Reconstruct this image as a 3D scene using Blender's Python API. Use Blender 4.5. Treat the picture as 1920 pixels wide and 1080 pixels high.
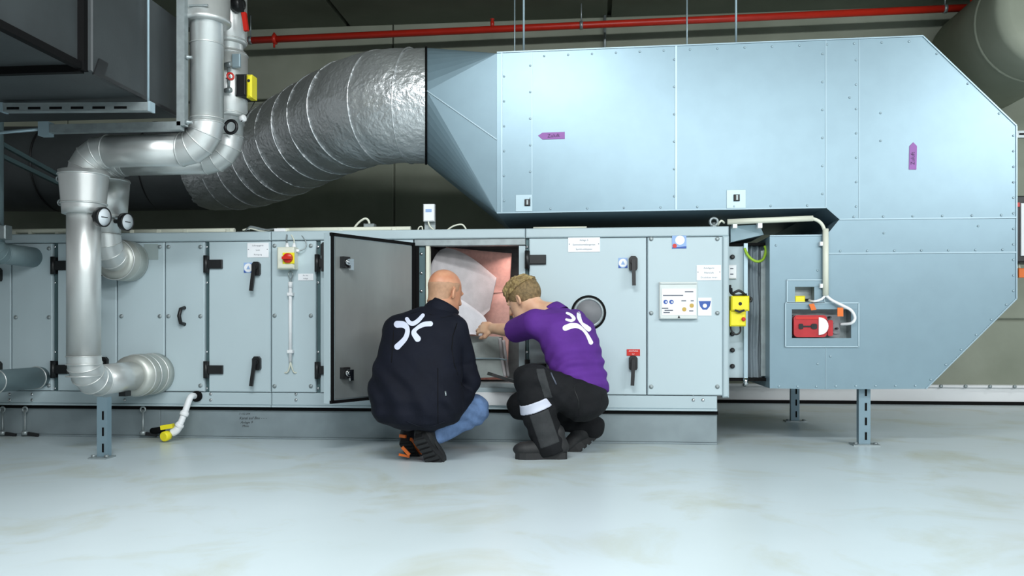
import bpy, math, random
import numpy as np
from mathutils import Vector, Matrix
from mathutils.bvhtree import BVHTree
random.seed(7); np.random.seed(7)
for o in list(bpy.data.objects): bpy.data.objects.remove(o)
SC = bpy.context.scene
COL = SC.collection

# ------------------------------------------------------------------ camera
F = 1600.0                      # focal length in pixels of a 1920 px wide frame
H = 0.68                        # eye height
HOR = 615.0                     # horizon row
TH = math.atan(0.096)           # camera turned a little to the left
CT, ST = math.cos(TH), math.sin(TH)
cd = bpy.data.cameras.new('camera'); cam = bpy.data.objects.new('camera', cd); COL.objects.link(cam)
cd.sensor_width = 36.0; cd.lens = 36.0*F/1920.0
cd.shift_y = -(540.0-HOR)/1920.0
cam.location = (0, 0, H); cam.rotation_euler = (math.radians(90), 0, TH)
cd.clip_start = 0.05; cd.clip_end = 100
SC.camera = cam

# ------------------------------------------------------------------ world, lights, exposure
SC.view_settings.view_transform = 'Standard'; SC.view_settings.look = 'None'
SC.view_settings.gamma = 1.0; SC.view_settings.use_curve_mapping = False
SC.view_settings.exposure = -0.04
wd = bpy.data.worlds.new('hall_light'); SC.world = wd; wd.use_nodes = True
bg = wd.node_tree.nodes['Background']; bg.inputs[0].default_value = (0.90, 0.97, 1.0, 1); bg.inputs[1].default_value = 0.26
def area(name, loc, sx, sy, power, col, tilt=(0, 0, 0)):
    l = bpy.data.lights.new(name, 'AREA'); l.shape = 'RECTANGLE'; l.size = sx; l.size_y = sy
    l.energy = power; l.color = col
    o = bpy.data.objects.new(name, l); COL.objects.link(o); o.location = loc; o.rotation_euler = tilt
    return o
COOL = (0.945, 0.985, 1.0)
area('key_or_fill_light', (-0.55, 1.1, 3.42), 1.4, 0.3, 115, COOL, (math.radians(15), 0, 0))
area('key_or_fill_light', (-2.0, 0.7, 3.42), 1.0, 0.3, 48, COOL, (math.radians(20), 0, 0))  # added fill to brighten the foil duct, transition and left pipes
area('key_or_fill_light', (5.0, 1.2, 3.45), 2.4, 0.5, 120, COOL, (math.radians(15), 0, math.radians(35)))
area('key_or_fill_light', (4.8, 5.6, 3.45), 1.2, 0.35, 50, COOL)
area('key_or_fill_light', (1.3, -2.0, 3.45), 3.0, 0.6, 160, COOL, (math.radians(45), 0, 0))  # frontal fill added behind the camera
area('key_or_fill_light', (6.0, -2.0, 3.45), 3.6, 0.8, 330, COOL, (math.radians(45), 0, math.radians(38)))  # broad fill added behind the camera to light the scene from the right
area('key_or_fill_light', (3.0, -6.5, 3.45), 5.0, 0.8, 250, COOL, (math.radians(60), 0, math.radians(12)))  # further fill added far behind the camera for more frontal light

# ------------------------------------------------------------------ helpers
def ray(px, py):
    u = (px-960.0)/F; v = (HOR-py)/F
    return Vector((-ST+u*CT, CT+u*ST, v))
def P(px, py, Y):               # the point of the vertical plane y=Y seen at a pixel
    d = ray(px, py); t = Y/d.y
    return Vector((d.x*t, Y, H+d.z*t))
def XX(px, Y): return P(px, 600, Y).x
def ZZ(px, py, Y): return P(px, py, Y).z
def s2l(c):
    return tuple(((v/255.0)/12.92 if v/255.0 <= 0.04045 else ((v/255.0+0.055)/1.055)**2.4) for v in c)

def mat(name, rgb, rough=0.5, metal=0.0, var=0.06, vscale=6.0, bump=0.0, bscale=60.0, rgb2=None, stretch=None, emit=0.0, spec=0.5, alpha=None, sheen=0.0):
    m = bpy.data.materials.new(name); m.use_nodes = True
    nt = m.node_tree; b = nt.nodes['Principled BSDF']
    c = s2l(rgb); c2 = s2l(rgb2) if rgb2 else tuple(max(0, x*(1-var*2.2)) for x in c)
    tc = nt.nodes.new('ShaderNodeTexCoord'); mp = nt.nodes.new('ShaderNodeMapping')
    nt.links.new(tc.outputs['Object'], mp.inputs[0])
    if stretch: mp.inputs['Scale'].default_value = stretch
    n = nt.nodes.new('ShaderNodeTexNoise'); n.inputs['Scale'].default_value = vscale; n.inputs['Detail'].default_value = 5
    nt.links.new(mp.outputs[0], n.inputs['Vector'])
    r = nt.nodes.new('ShaderNodeValToRGB'); r.color_ramp.elements[0].position = 0.35; r.color_ramp.elements[1].position = 0.65
    r.color_ramp.elements[0].color = (*c2, 1); r.color_ramp.elements[1].color = (*c, 1)
    nt.links.new(n.outputs['Fac'], r.inputs[0]); nt.links.new(r.outputs[0], b.inputs['Base Color'])
    b.inputs['Roughness'].default_value = rough; b.inputs['Metallic'].default_value = metal
    b.inputs['Specular IOR Level'].default_value = spec
    if sheen: b.inputs['Sheen Weight'].default_value = sheen
    if bump:
        n2 = nt.nodes.new('ShaderNodeTexNoise'); n2.inputs['Scale'].default_value = bscale; n2.inputs['Detail'].default_value = 4
        nt.links.new(mp.outputs[0], n2.inputs['Vector'])
        bp = nt.nodes.new('ShaderNodeBump'); bp.inputs['Strength'].default_value = bump; bp.inputs['Distance'].default_value = 0.01
        nt.links.new(n2.outputs['Fac'], bp.inputs['Height']); nt.links.new(bp.outputs[0], b.inputs['Normal'])
    return m

M = {}
M['paint'] = mat('grey_panel_paint', (186, 203, 209), 0.42, var=0.015, vscale=2.0)
M['rail'] = mat('grey_rail_paint', (178, 195, 201), 0.42, var=0.02, vscale=3.0)
M['post'] = mat('slate_post', (84, 108, 112), 0.45, metal=0.3, var=0.05)
M['galv'] = mat('galvanised_sheet', (130, 154, 166), 0.34, metal=0.38, var=0.02, vscale=9.0)
M['galvdark'] = mat('zinc_steel', (158, 168, 170), 0.42, metal=0.55, var=0.08, vscale=25.0)
M['fold'] = mat('folded_edge', (152, 174, 185), 0.38, metal=0.4, var=0.03)
M['seam'] = mat('bright_seam', (170, 192, 202), 0.38, metal=0.4, var=0.03)
M['door_in'] = mat('brushed_zinc', (160, 166, 165), 0.38, metal=0.55, var=0.10, vscale=3.0, stretch=(1, 1, 0.35))
M['alu'] = mat('aluminium_cladding', (218, 221, 220), 0.36, metal=0.65, var=0.02, vscale=14.0, bump=0.03, bscale=180)
M['alu2'] = mat('dull_aluminium', (196, 200, 194), 0.45, metal=0.6, var=0.05, vscale=10.0)
M['bluepipe'] = mat('grey_blue_pipe', (140, 160, 165), 0.5, metal=0.3, var=0.04)
M['foil'] = mat('crinkled_foil', (226, 229, 231), 0.36, metal=0.80, var=0.02, vscale=18.0, bump=1.0, bscale=30)
M['blackins'] = mat('black_rubber_insulation', (58, 63, 65), 0.55, var=0.10, vscale=4.0, bump=0.05, bscale=90)
M['black'] = mat('black_plastic', (22, 23, 25), 0.42, var=0.05)
M['rubber'] = mat('black_rubber', (14, 14, 15), 0.7, var=0.05, spec=0.12)
M['red'] = mat('red_pipe_paint', (198, 44, 28), 0.35, var=0.05, vscale=9)
M['redplastic'] = mat('red_plastic', (205, 40, 30), 0.35, var=0.03)
M['redclear'] = mat('red_actuator', (190, 52, 58), 0.25, var=0.08, vscale=14)
M['yellow'] = mat('yellow_plastic', (238, 224, 40), 0.4, var=0.02)
M['orange'] = mat('orange_tag', (228, 112, 34), 0.5, var=0.03)
M['ivory'] = mat('ivory_plastic', (222, 224, 208), 0.45, var=0.02)
M['holder'] = mat('grey_white_plastic', (212, 219, 217), 0.45, var=0.01)
M['skid'] = mat('plinth_steel', (140, 153, 158), 0.45, metal=0.25, var=0.06, vscale=7.0)
M['white'] = mat('white_plastic', (236, 238, 240), 0.45, var=0.01)
M['paper'] = mat('white_print', (238, 240, 244), 0.6, var=0.01)
M['ink'] = mat('grey_ink', (84, 90, 104), 0.7, var=0.02)
M['inkblue'] = mat('blue_ink', (58, 92, 170), 0.6, var=0.05)
M['inkpale'] = mat('pale_blue_ink', (150, 180, 225), 0.6, var=0.05)
M['inkgold'] = mat('gold_ink', (206, 172, 88), 0.6, var=0.05)
M['inkblack'] = mat('black_ink', (30, 32, 36), 0.7, var=0.02)
M['purple_sign'] = mat('purple_sign', (152, 96, 170), 0.55, var=0.03)
M['signink'] = mat('dark_purple_ink', (52, 24, 66), 0.6, var=0.02)
M['grey_sign'] = mat('grey_handle_sticker', (158, 172, 172), 0.5, var=0.04)
M['chrome'] = mat('chrome', (210, 212, 214), 0.15, metal=1.0, var=0.03)
M['glass'] = mat('dark_window', (120, 122, 126), 0.55, metal=0.0, var=0.06, vscale=12)
M['felt'] = mat('filter_felt', (180, 176, 178), 0.9, var=0.06, vscale=18, bump=0.15, bscale=220)
M['feltwhite'] = mat('white_filter_felt', (216, 216, 222), 0.9, var=0.04, vscale=18, bump=0.15, bscale=220)
M['pinklit'] = mat('pink_lit_tint', (214, 170, 160), 0.9, var=0.06, vscale=45, bump=0.15, bscale=220)  # pink chamber light put into the colour of grey felt and wall
M['feltgrey'] = mat('grey_filter_felt', (150, 158, 156), 0.9, var=0.08, vscale=12, bump=0.15, bscale=200)
M['cloth'] = mat('grey_canvas', (134, 146, 154), 0.75, var=0.05, vscale=5)
M['green'] = mat('earth_cable_green', (152, 190, 50), 0.5, var=0.03)
M['gaugeface'] = mat('gauge_face', (226, 234, 240), 0.3, var=0.01)
M['navy'] = mat('navy_softshell', (13, 17, 30), 0.78, var=0.10, vscale=8, bump=0.3, bscale=20, spec=0.2)
M['jeans'] = mat('blue_denim', (98, 126, 168), 0.85, var=0.12, vscale=26, bump=0.25, bscale=120)
M['polo'] = mat('purple_polo', (92, 46, 138), 0.8, var=0.07, vscale=10, bump=0.12, bscale=34, spec=0.25)
M['trousers'] = mat('black_workwear', (27, 28, 31), 0.85, var=0.10, vscale=12, bump=0.25, bscale=50, spec=0.2)
M['patch'] = mat('grey_workwear_patch', (58, 60, 62), 0.85, var=0.08, vscale=30, bump=0.15, bscale=140, spec=0.2)
M['reflective'] = mat('reflective_band', (206, 210, 226), 0.45, var=0.03)
M['logo_grey'] = mat('reflective_print', (202, 208, 228), 0.55, var=0.02)
M['logo_white'] = mat('white_shirt_print', (244, 242, 248), 0.6, var=0.01)
M['shoe'] = mat('black_shoe', (32, 33, 35), 0.65, var=0.12, vscale=30, bump=0.15, bscale=120)
M['sole'] = mat('dark_sole', (30, 31, 33), 0.7, var=0.08)
M['skin'] = mat('tanned_skin', (206, 152, 120), 0.48, var=0.05, vscale=14, rgb2=(190, 128, 98))
M['skin2'] = mat('fair_skin', (222, 182, 150), 0.5, var=0.05, vscale=14, rgb2=(208, 158, 128))
M['stubble'] = mat('grey_stubble', (178, 137, 108), 0.6, var=0.08, vscale=60)
M['hair'] = mat('ash_blond_hair', (178, 154, 104), 0.6, var=0.3, vscale=26, rgb2=(104, 84, 52), bump=0.8, bscale=55)
M['hairside'] = mat('cropped_hair', (140, 117, 80), 0.7, var=0.2, vscale=60, rgb2=(104, 86, 58), bump=0.4, bscale=160)
M['eye'] = mat('eye_white', (232, 230, 226), 0.3, var=0.01)

# concrete wall and ceiling, floor
def concrete(name, rgb, rgb2, scale, rough):
    m = mat(name, rgb, rough, rgb2=rgb2, vscale=scale, bump=0.08, bscale=30); return m
M['wall'] = concrete('board_marked_concrete', (150, 155, 141), (130, 136, 121), 1.3, 0.85)
M['ceil'] = concrete('ceiling_concrete', (122, 128, 114), (106, 112, 98), 1.1, 0.9)
def floor_mat():
    m = mat('painted_concrete_floor', (202, 214, 219), 0.34, rgb2=(193, 206, 210), vscale=0.8)
    nt = m.node_tree; b = nt.nodes['Principled BSDF']
    ramp = [n for n in nt.nodes if n.type == 'VALTORGB'][0]
    tc = [n for n in nt.nodes if n.type == 'TEX_COORD'][0]
    n = nt.nodes.new('ShaderNodeTexNoise'); n.inputs['Scale'].default_value = 1.7; n.inputs['Detail'].default_value = 9; n.inputs['Roughness'].default_value = 0.62; n.inputs['Distortion'].default_value = 0.6
    nt.links.new(tc.outputs['Object'], n.inputs['Vector'])
    r = nt.nodes.new('ShaderNodeValToRGB'); r.color_ramp.elements[0].position = 0.50; r.color_ramp.elements[1].position = 0.72
    r.color_ramp.elements[0].color = (0, 0, 0, 1); r.color_ramp.elements[1].color = (0.75, 0.75, 0.75, 1)
    nt.links.new(n.outputs['Fac'], r.inputs[0])
    n3 = nt.nodes.new('ShaderNodeTexNoise'); n3.inputs['Scale'].default_value = 3.4; n3.inputs['Detail'].default_value = 3; n3.inputs['Distortion'].default_value = 1.4
    nt.links.new(tc.outputs['Object'], n3.inputs['Vector'])
    r3 = nt.nodes.new('ShaderNodeValToRGB')            # thin brown tide lines at the edges of old puddles
    e = r3.color_ramp.elements; e[0].position = 0.60; e[0].color = (0, 0, 0, 1); e[1].position = 0.66; e[1].color = (0, 0, 0, 1)
    k = r3.color_ramp.elements.new(0.63); k.color = (0.40, 0.40, 0.40, 1)
    nt.links.new(n3.outputs['Fac'], r3.inputs[0])
    add = nt.nodes.new('ShaderNodeMath'); add.operation = 'MULTIPLY'
    nt.links.new(r3.outputs[0], add.inputs[0]); nt.links.new(r.outputs[0], add.inputs[1])
    add2 = nt.nodes.new('ShaderNodeMath'); add2.operation = 'ADD'
    nt.links.new(r.outputs[0], add2.inputs[0]); nt.links.new(add.outputs[0], add2.inputs[1])
    mx = nt.nodes.new('ShaderNodeMix'); mx.data_type = 'RGBA'
    nt.links.new(add2.outputs[0], mx.inputs[0]); nt.links.new(ramp.outputs[0], mx.inputs[6]); mx.inputs[7].default_value = (*s2l((176, 178, 156)), 1)
    nt.links.new(mx.outputs[2], b.inputs['Base Color'])
    return m
M['floor'] = floor_mat()

WORLD = {}                       # object -> its world translation
def link(name, me, m, parent=None, loc=(0, 0, 0), rot=None):
    o = bpy.data.objects.new(name, me); COL.objects.link(o)
    if m is not None and me is not None and len(me.materials) == 0: me.materials.append(m)
    o.location = loc
    if rot is not None: o.rotation_euler = rot
    WORLD[o.name] = Vector(loc)
    if parent is not None:
        o.parent = parent; o.matrix_parent_inverse = Matrix.Translation(-WORLD[parent.name])
    return o
def tag(o, label=None, cat=None, group=None, kind=None):
    if label: o['label'] = label
    if cat: o['category'] = cat
    if group: o['group'] = group
    if kind: o['kind'] = kind
    return o
def thing(name, loc, label, cat, group=None):
    o = link(name, None, None, None, loc); o.empty_display_size = 0.1
    return tag(o, label, cat, group)

class MB:
    def __init__(s): s.v = []; s.f = []; s.sm = []
    def add(s, vs, fs, sm=False):
        k = len(s.v); s.v += [tuple(v) for v in vs]
        for f in fs: s.f.append(tuple(i+k for i in f)); s.sm.append(sm)
        return s
    def hexa(s, c):              # eight corners: bottom 0-3 (ccw from above), top 4-7
        return s.add(c, [(3, 2, 1, 0), (4, 5, 6, 7), (0, 1, 5, 4), (1, 2, 6, 5), (2, 3, 7, 6), (3, 0, 4, 7)])
    def box(s, x0, x1, y0, y1, z0, z1, bev=0.0):
        if bev <= 0:
            return s.hexa([(x0, y0, z0), (x1, y0, z0), (x1, y1, z0), (x0, y1, z0), (x0, y0, z1), (x1, y0, z1), (x1, y1, z1), (x0, y1, z1)])
        b = bev                  # chamfered front (the -y face)
        v = [(x0, y0+b, z0), (x1, y0+b, z0), (x1, y0+b, z1), (x0, y0+b, z1), (x0+b, y0, z0+b), (x1-b, y0, z0+b), (x1-b, y0, z1-b), (x0+b, y0, z1-b),
             (x0, y1, z0), (x1, y1, z0), (x1, y1, z1), (x0, y1, z1)]
        f = [(4, 5, 6, 7), (0, 1, 5, 4), (1, 2, 6, 5), (2, 3, 7, 6), (3, 0, 4, 7), (8, 9, 1, 0), (9, 10, 2, 1), (10, 11, 3, 2), (11, 8, 0, 3), (11, 10, 9, 8)]
        return s.add(v, f)
    def obox(s, c, ex, ey, ez):  # oriented box: centre and half vectors
        c = Vector(c); ex = Vector(ex); ey = Vector(ey); ez = Vector(ez)
        return s.hexa([c-ex-ey-ez, c+ex-ey-ez, c+ex+ey-ez, c-ex+ey-ez, c-ex-ey+ez, c+ex-ey+ez, c+ex+ey+ez, c-ex+ey+ez])
    def bar(s, a, b, w, h, up=(0, 0, 1)):
        a = Vector(a); b = Vector(b); d = (b-a); L = d.length; d.normalize()
        r = d.cross(Vector(up))
        if r.length < 1e-4: r = d.cross(Vector((0, 1, 0)))
        r.normalize(); u = r.cross(d)
        return s.obox((a+b)/2, r*w/2, d*L/2, u*h/2)
    def rings(s, cs, ns, rs, n=24, cap=True, sm=True, up=None):
        vs = []; fs = []; ref = None
        for c, d, r in zip(cs, ns, rs):
            d = Vector(d).normalized()
            if ref is None:
                ref = Vector(up) if up else (Vector((0, 0, 1)) if abs(d.z) < 0.9 else Vector((0, 1, 0)))
            a = (ref-d*ref.dot(d)).normalized(); ref = a; b = d.cross(a)
            for i in range(n):
                t = 2*math.pi*i/n; vs.append(Vector(c)+a*(r*math.cos(t))+b*(r*math.sin(t)))
        m = len(cs)
        for j in range(m-1):
            for i in range(n):
                fs.append((j*n+i, j*n+(i+1) % n, (j+1)*n+(i+1) % n, (j+1)*n+i))
        s.add(vs, fs, sm)
        if cap:
            k = len(s.v)-len(vs)
            s.f.append(tuple(k+i for i in range(n))[::-1]); s.sm.append(False)
            s.f.append(tuple(k+(m-1)*n+i for i in range(n))); s.sm.append(False)
        return s
    def cyl(s, a, b, r, n=20, r2=None, cap=True):
        a = Vector(a); b = Vector(b); d = b-a
        return s.rings([a, b], [d, d], [r, r if r2 is None else r2], n, cap)
    def tube(s, pts, r, n=10, cap=True):
        pts = [Vector(p) for p in pts]; ns = []
        for i in range(len(pts)):
            a = pts[max(0, i-1)]; b = pts[min(len(pts)-1, i+1)]; ns.append((b-a).normalized())
        rs = r if isinstance(r, (list, tuple)) else [r]*len(pts)
        return s.rings(pts, ns, rs, n, cap)
    def lathe(s, base, axis, prof, n=24):   # prof: list of (distance along axis, radius)
        base = Vector(base); axis = Vector(axis).normalized()
        return s.rings([base+axis*t for t, _ in prof], [axis]*len(prof), [max(r, 1e-4) for _, r in prof], n, True)
    def torus(s, c, axis, R, r, n=28, m=8):
        axis = Vector(axis).normalized(); ref = Vector((0, 0, 1)) if abs(axis.z) < 0.9 else Vector((0, 1, 0))
        a = (ref-axis*ref.dot(axis)).normalized(); b = axis.cross(a); c = Vector(c); vs = []; fs = []
        for i in range(n):
            t = 2*math.pi*i/n; e = a*math.cos(t)+b*math.sin(t)
            for j in range(m):
                q = 2*math.pi*j/m; vs.append(c+e*(R+r*math.cos(q))+axis*(r*math.sin(q)))
        for i in range(n):
            for j in range(m):
                fs.append((i*m+j, ((i+1) % n)*m+j, ((i+1) % n)*m+(j+1) % m, i*m+(j+1) % m))
        return s.add(vs, fs, True)
    def prism(s, poly, y0, y1):  # poly: (x, z) points, any winding
        a = sum(poly[i][0]*poly[(i+1) % len(poly)][1]-poly[(i+1) % len(poly)][0]*poly[i][1] for i in range(len(poly)))
        if a < 0: poly = poly[::-1]
        n = len(poly); vs = [(x, y0, z) for x, z in poly]+[(x, y1, z) for x, z in poly]
        fs = [tuple(range(n)), tuple(range(2*n-1, n-1, -1))]+[((i+1) % n, i, n+i, n+(i+1) % n) for i in range(n)]
        return s.add(vs, fs)
    def sphere(s, c, r, n=14, m=8, sc=(1, 1, 1)):
        c = Vector(c); vs = []; fs = []
        for j in range(m+1):
            ph = math.pi*j/m
            for i in range(n):
                t = 2*math.pi*i/n
                vs.append(c+Vector((r*sc[0]*math.sin(ph)*math.cos(t), r*sc[1]*math.sin(ph)*math.sin(t), r*sc[2]*math.cos(ph))))
        for j in range(m):
            for i in range(n): fs.append((j*n+i, (j+1)*n+i, (j+1)*n+(i+1) % n, j*n+(i+1) % n))
        return s.add(vs, fs, True)
    def mesh(s, name):
        me = bpy.data.meshes.new(name); me.from_pydata(s.v, [], s.f)
        me.polygons.foreach_set('use_smooth', s.sm); me.update(); return me
    def build(s, name, m, parent=None):
        return link(name, s.mesh(name), m, parent)

def bez(p, n=12):                # smooth curve through points (Catmull-Rom)
    p = [Vector(q) for q in p]; out = []
    for i in range(len(p)-1):
        a = p[max(0, i-1)]; b = p[i]; c = p[i+1]; d = p[min(len(p)-1, i+2)]
        for k in range(n):
            t = k/n
            out.append(0.5*((2*b)+(c-a)*t+(2*a-5*b+4*c-d)*t*t+(3*b-a-3*c+d)*t**3))
    out.append(p[-1]); return out

def text(body, size, loc, m, parent, name='lettering', rot=0.0, align='CENTER', shear=0.0, sx=1.0):
    cu = bpy.data.curves.new('t', 'FONT'); cu.body = body; cu.size = size; cu.align_x = align; cu.align_y = 'CENTER'; cu.shear = shear
    cu.resolution_u = 2
    o = bpy.data.objects.new('t', cu); COL.objects.link(o)
    dg = bpy.context.evaluated_depsgraph_get()
    me = bpy.data.meshes.new_from_object(o.evaluated_get(dg))
    bpy.data.objects.remove(o); bpy.data.curves.remove(cu)
    c, s_ = math.cos(rot), math.sin(rot)
    for v in me.vertices:
        x, y = v.co.x*sx, v.co.y
        v.co = (loc[0]+x*c-y*s_, loc[1], loc[2]+x*s_+y*c)
    me.materials.clear(); me.name = name
    return link(name, me, m, parent)
def disc(x, y, z, r, n=20):      # flat printed disc facing -y
    return MB().add([(x+r*math.cos(2*math.pi*i/n), y, z+r*math.sin(2*math.pi*i/n)) for i in range(n)], [tuple(range(n))])

# ------------------------------------------------------------------ depth planes of the place
YS, YA, YD, YW = 5.06, 5.02, 5.06, 8.0
ZC = 3.56
# ------------------------------------------------------------------ setting
tag(MB().box(-9, 9, -8, YW+0.3, -0.2, 0).build('floor', M['floor']), kind='structure')
wall = tag(MB().box(-9, 9, YW+0.03, YW+0.3, 0, ZC+0.2).build('wall_back', M['wall']), kind='structure')
# precast wall panels with recessed joints, and the thicker upper band
zl = ZZ(1870, 152, YW); zm = ZZ(1880, 600, YW)
xs = [-9, -5.2, -1.9, XX(1133, YW), 3.9, 6.2, 9]
for i in range(len(xs)-1):
    for (a, b, y) in ((0, zm-0.01, YW), (zm+0.01, zl-0.03, YW+0.002), (zl, ZC, YW-0.05)):
        MB().box(xs[i]+0.006, xs[i+1]-0.006, y, YW+0.04, a, b, 0.008).build('panel', M['wall'], wall)
ceil = tag(MB().box(-9, 9, -8, YW+0.3, ZC+0.05, ZC+0.2).build('ceiling', M['ceil']), kind='structure')
cx = [-9, -6.0, -3.4, XX(656, YW)+0.0, XX(1142, YW), 4.2, 6.8, 9]
for i in range(len(cx)-1):
    MB().box(cx[i]+0.02, cx[i+1]-0.02, -8, YW, ZC, ZC+0.06).build('panel', M['ceil'], ceil)
# steel base channel along the back wall
bb = tag(MB().box(-9, 9, YW-0.10, YW, 0.03, 0.155).build('baseboard_back', M['white']), kind='structure')
MB().box(-9, 9, YW-0.13, YW-0.0, 0.155, 0.175).build('flange', M['white'], bb)
MB().box(-9, 9, YW-0.11, YW-0.0, 0.0, 0.03).build('shadow_gap', M['rubber'], bb)
bolt_me = MB().lathe((0, 0, 0), (0, -1, 0), [(0, 0.016), (0.010, 0.016), (0.014, 0.008)], 8).mesh('bolt')
bolt_me.materials.append(M['galvdark'])
for i in range(24):
    px = 1350+i*46
    if px < 1960: link('bolt', bolt_me, None, bb, (XX(px, YW-0.13), YW-0.13, 0.166))
# a vertical conduit on the wall and a steel angle by the right edge
tag(MB().cyl((XX(1134, YW-0.08), YW-0.09, ZZ(1134, 120, YW)), (XX(1134, YW-0.08), YW-0.09, ZC), 0.012).build('wall_conduit', M['galvdark']),
    'thin grey conduit running up the back wall behind the duct', 'conduit')
st = thing('steel_channel', P(1915, 250, YW-0.3), 'short slotted steel channel at the right edge above the control cabinet', 'bracket')
MB().box(XX(1907, 7.2), XX(1990, 7.2), 7.2, 7.24, ZZ(1910, 258, 7.2), ZZ(1910, 245, 7.2)).build('rail', M['galvdark'], st)
for i in range(3):
    MB().box(XX(1911+i*16, 7.2), XX(1921+i*16, 7.2), 7.195, 7.2, ZZ(1910, 253, 7.2), ZZ(1910, 250, 7.2)).build('slot', M['rubber'], st)
# control cabinet at the right edge
Yc = 7.0
cab = thing('control_cabinet', P(1930, 490, Yc), 'black framed white control cabinet cut by the right edge of the picture', 'cabinet')
x0, x1, z0, z1 = XX(1904, Yc), XX(2010, Yc), ZZ(1910, 492, Yc), ZZ(1910, 367, Yc)
MB().box(x0, x1, Yc, Yc+0.25, z0, z1, 0.01).build('body', M['black'], cab)
MB().box(XX(1913, Yc), x1-0.02, Yc-0.012, Yc, z0+0.05, z1-0.06, 0.004).build('door', M['white'], cab)
MB().box(XX(1906, Yc), XX(1911, Yc), Yc-0.01, Yc, ZZ(1908, 388, Yc), ZZ(1908, 380, Yc)).build('indicator', M['redplastic'], cab)
for k in range(4):
    MB().cyl((XX(1908+k*4, Yc), Yc+0.08, z0), (XX(1907+k*6, Yc), Yc+0.1, z0-0.08), 0.008, 8).build('cable', M['ivory'], cab)
tag(MB().box(XX(1915, Yc), XX(1950, Yc), Yc+0.04, Yc+0.06, ZZ(1915, 520, Yc), ZZ(1915, 502, Yc), 0.003).build('warning_tag', M['orange']),
    'orange tag hanging below the control cabinet at the right edge', 'tag')
# large grey round duct at the upper right corner
rd = thing('round_duct', P(1990, 30, 7.3), 'thick grey rounded duct in the upper right corner', 'duct')
c = P(1992, 10, 6.6); R = 0.46
MB().lathe((c.x, 6.6, c.z), (0, 1, 0), [(0, R*0.80), (0.015, R*0.95), (0.05, R), (1.28, R)], 48).build('duct_body', M['wall'], rd)
MB().torus((c.x, 6.95, c.z), (0, 1, 0), R+0.004, 0.01, 48, 6).build('band', M['wall'], rd)

# ------------------------------------------------------------------ air handling unit
ZT, ZF, ZB, ZR, ZK = 1.267, 1.211, 0.290, 0.210, 0.176
YB = 6.05
XL, XR = XX(-420, YA), XX(1367, YA)
ahu = thing('air_handling_unit', ((XL+XR)/2, YA, ZR), 'long light grey air handling unit with panels, doors and one open chamber', 'ventilation unit')
def xa(px): return XX(px, YA)
seam = [-420, 508, 985, 1367]
for i in range(3):
    MB().box(xa(seam[i])+0.002, xa(seam[i+1])-0.002, YA-0.004, YA+0.08, ZF, ZT, 0.006).build('top_rail', M['rail'], ahu)
    MB().box(xa(seam[i])+0.002, xa(seam[i+1])-0.002 if i < 2 else xa(1345), YA+0.008, YA+0.08, ZR, ZB-0.004, 0.004).build('base_rail', M['rail'], ahu)
    MB().box(xa(seam[i])+0.002, xa(seam[i+1])-0.002 if i < 2 else xa(1345), YA+0.0, YA+0.09, ZR-0.012, ZR, 0.002).build('base_lip', M['rail'], ahu)
MB().box(XL, XR, YA+0.08, YB, ZT-0.03, ZT-0.004).build('roof', M['rail'], ahu)
MB().box(XL, XR, YB-0.04, YB, ZR, ZT-0.03).build('back_wall', M['galvdark'], ahu)
MB().box(XL, xa(1345), YA+0.08, YB-0.04, ZR, ZB-0.05).build('tray', M['galvdark'], ahu)
MB().box(xa(1355), XR, YA-0.004, YA+0.07, ZB-0.012, ZF, 0.008).build('corner_post', M['rail'], ahu)
MB().box(XR-0.05, XR-0.03, YA+0.05, YB, ZB, ZF+0.02).build('end_wall', M['rail'], ahu)
def front(px0, px1, name, y=YA, z0=ZB, z1=ZF-0.004):
    return MB().box(xa(px0), xa(px1), y, y+0.045, z0, z1, 0.005).build(name, M['paint'], ahu)
panel_bolt = MB().lathe((0, 0, 0), (0, -1, 0), [(0, 0.0125), (0.004, 0.0125), (0.005, 0.009), (0.0051, 0.0085), (0.009, 0.0085), (0.0095, 0.004)], 10).mesh('bolt')
panel_bolt.materials.append(M['galvdark'])
rivet = MB().lathe((0, 0, 0), (0, -1, 0), [(0, 0.010), (0.004, 0.009), (0.006, 0.004)], 8).mesh('rivet'); rivet.materials.append(M['chrome'])
def bolts(pan, cols, rows, y=YA):
    for px in cols:
        for py in rows: link('bolt', panel_bolt, None, pan, tuple(P(px, py, y)))
def post(px0, px1):
    o = MB().box(xa(px0), xa(px1), YA+0.022, YA+0.06, ZB-0.02, ZF-0.002).build('post', M['post'], ahu)
    mid = (px0+px1)/2
    for py in (463, 530, 660, 728): link('rivet', rivet, None, o, tuple(P(mid, py, YA+0.022)))
    return o
def hinge(door, px0, px1, py0, py1, y=YA):
    b = MB(); a = P(px0, py1, y); c = P(px1, py0, y)
    b.box(a.x, c.x, y-0.018, y, a.z, c.z, 0.004)
    b.cyl((a.x+0.006, y-0.014, a.z-0.025), (a.x+0.006, y-0.014, c.z+0.025), 0.015, 12)
    b.box(a.x-0.006, a.x+0.02, y-0.012, y+0.02, a.z-0.022, c.z+0.022, 0.003)
    return b.build('hinge', M['black'], door)
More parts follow.
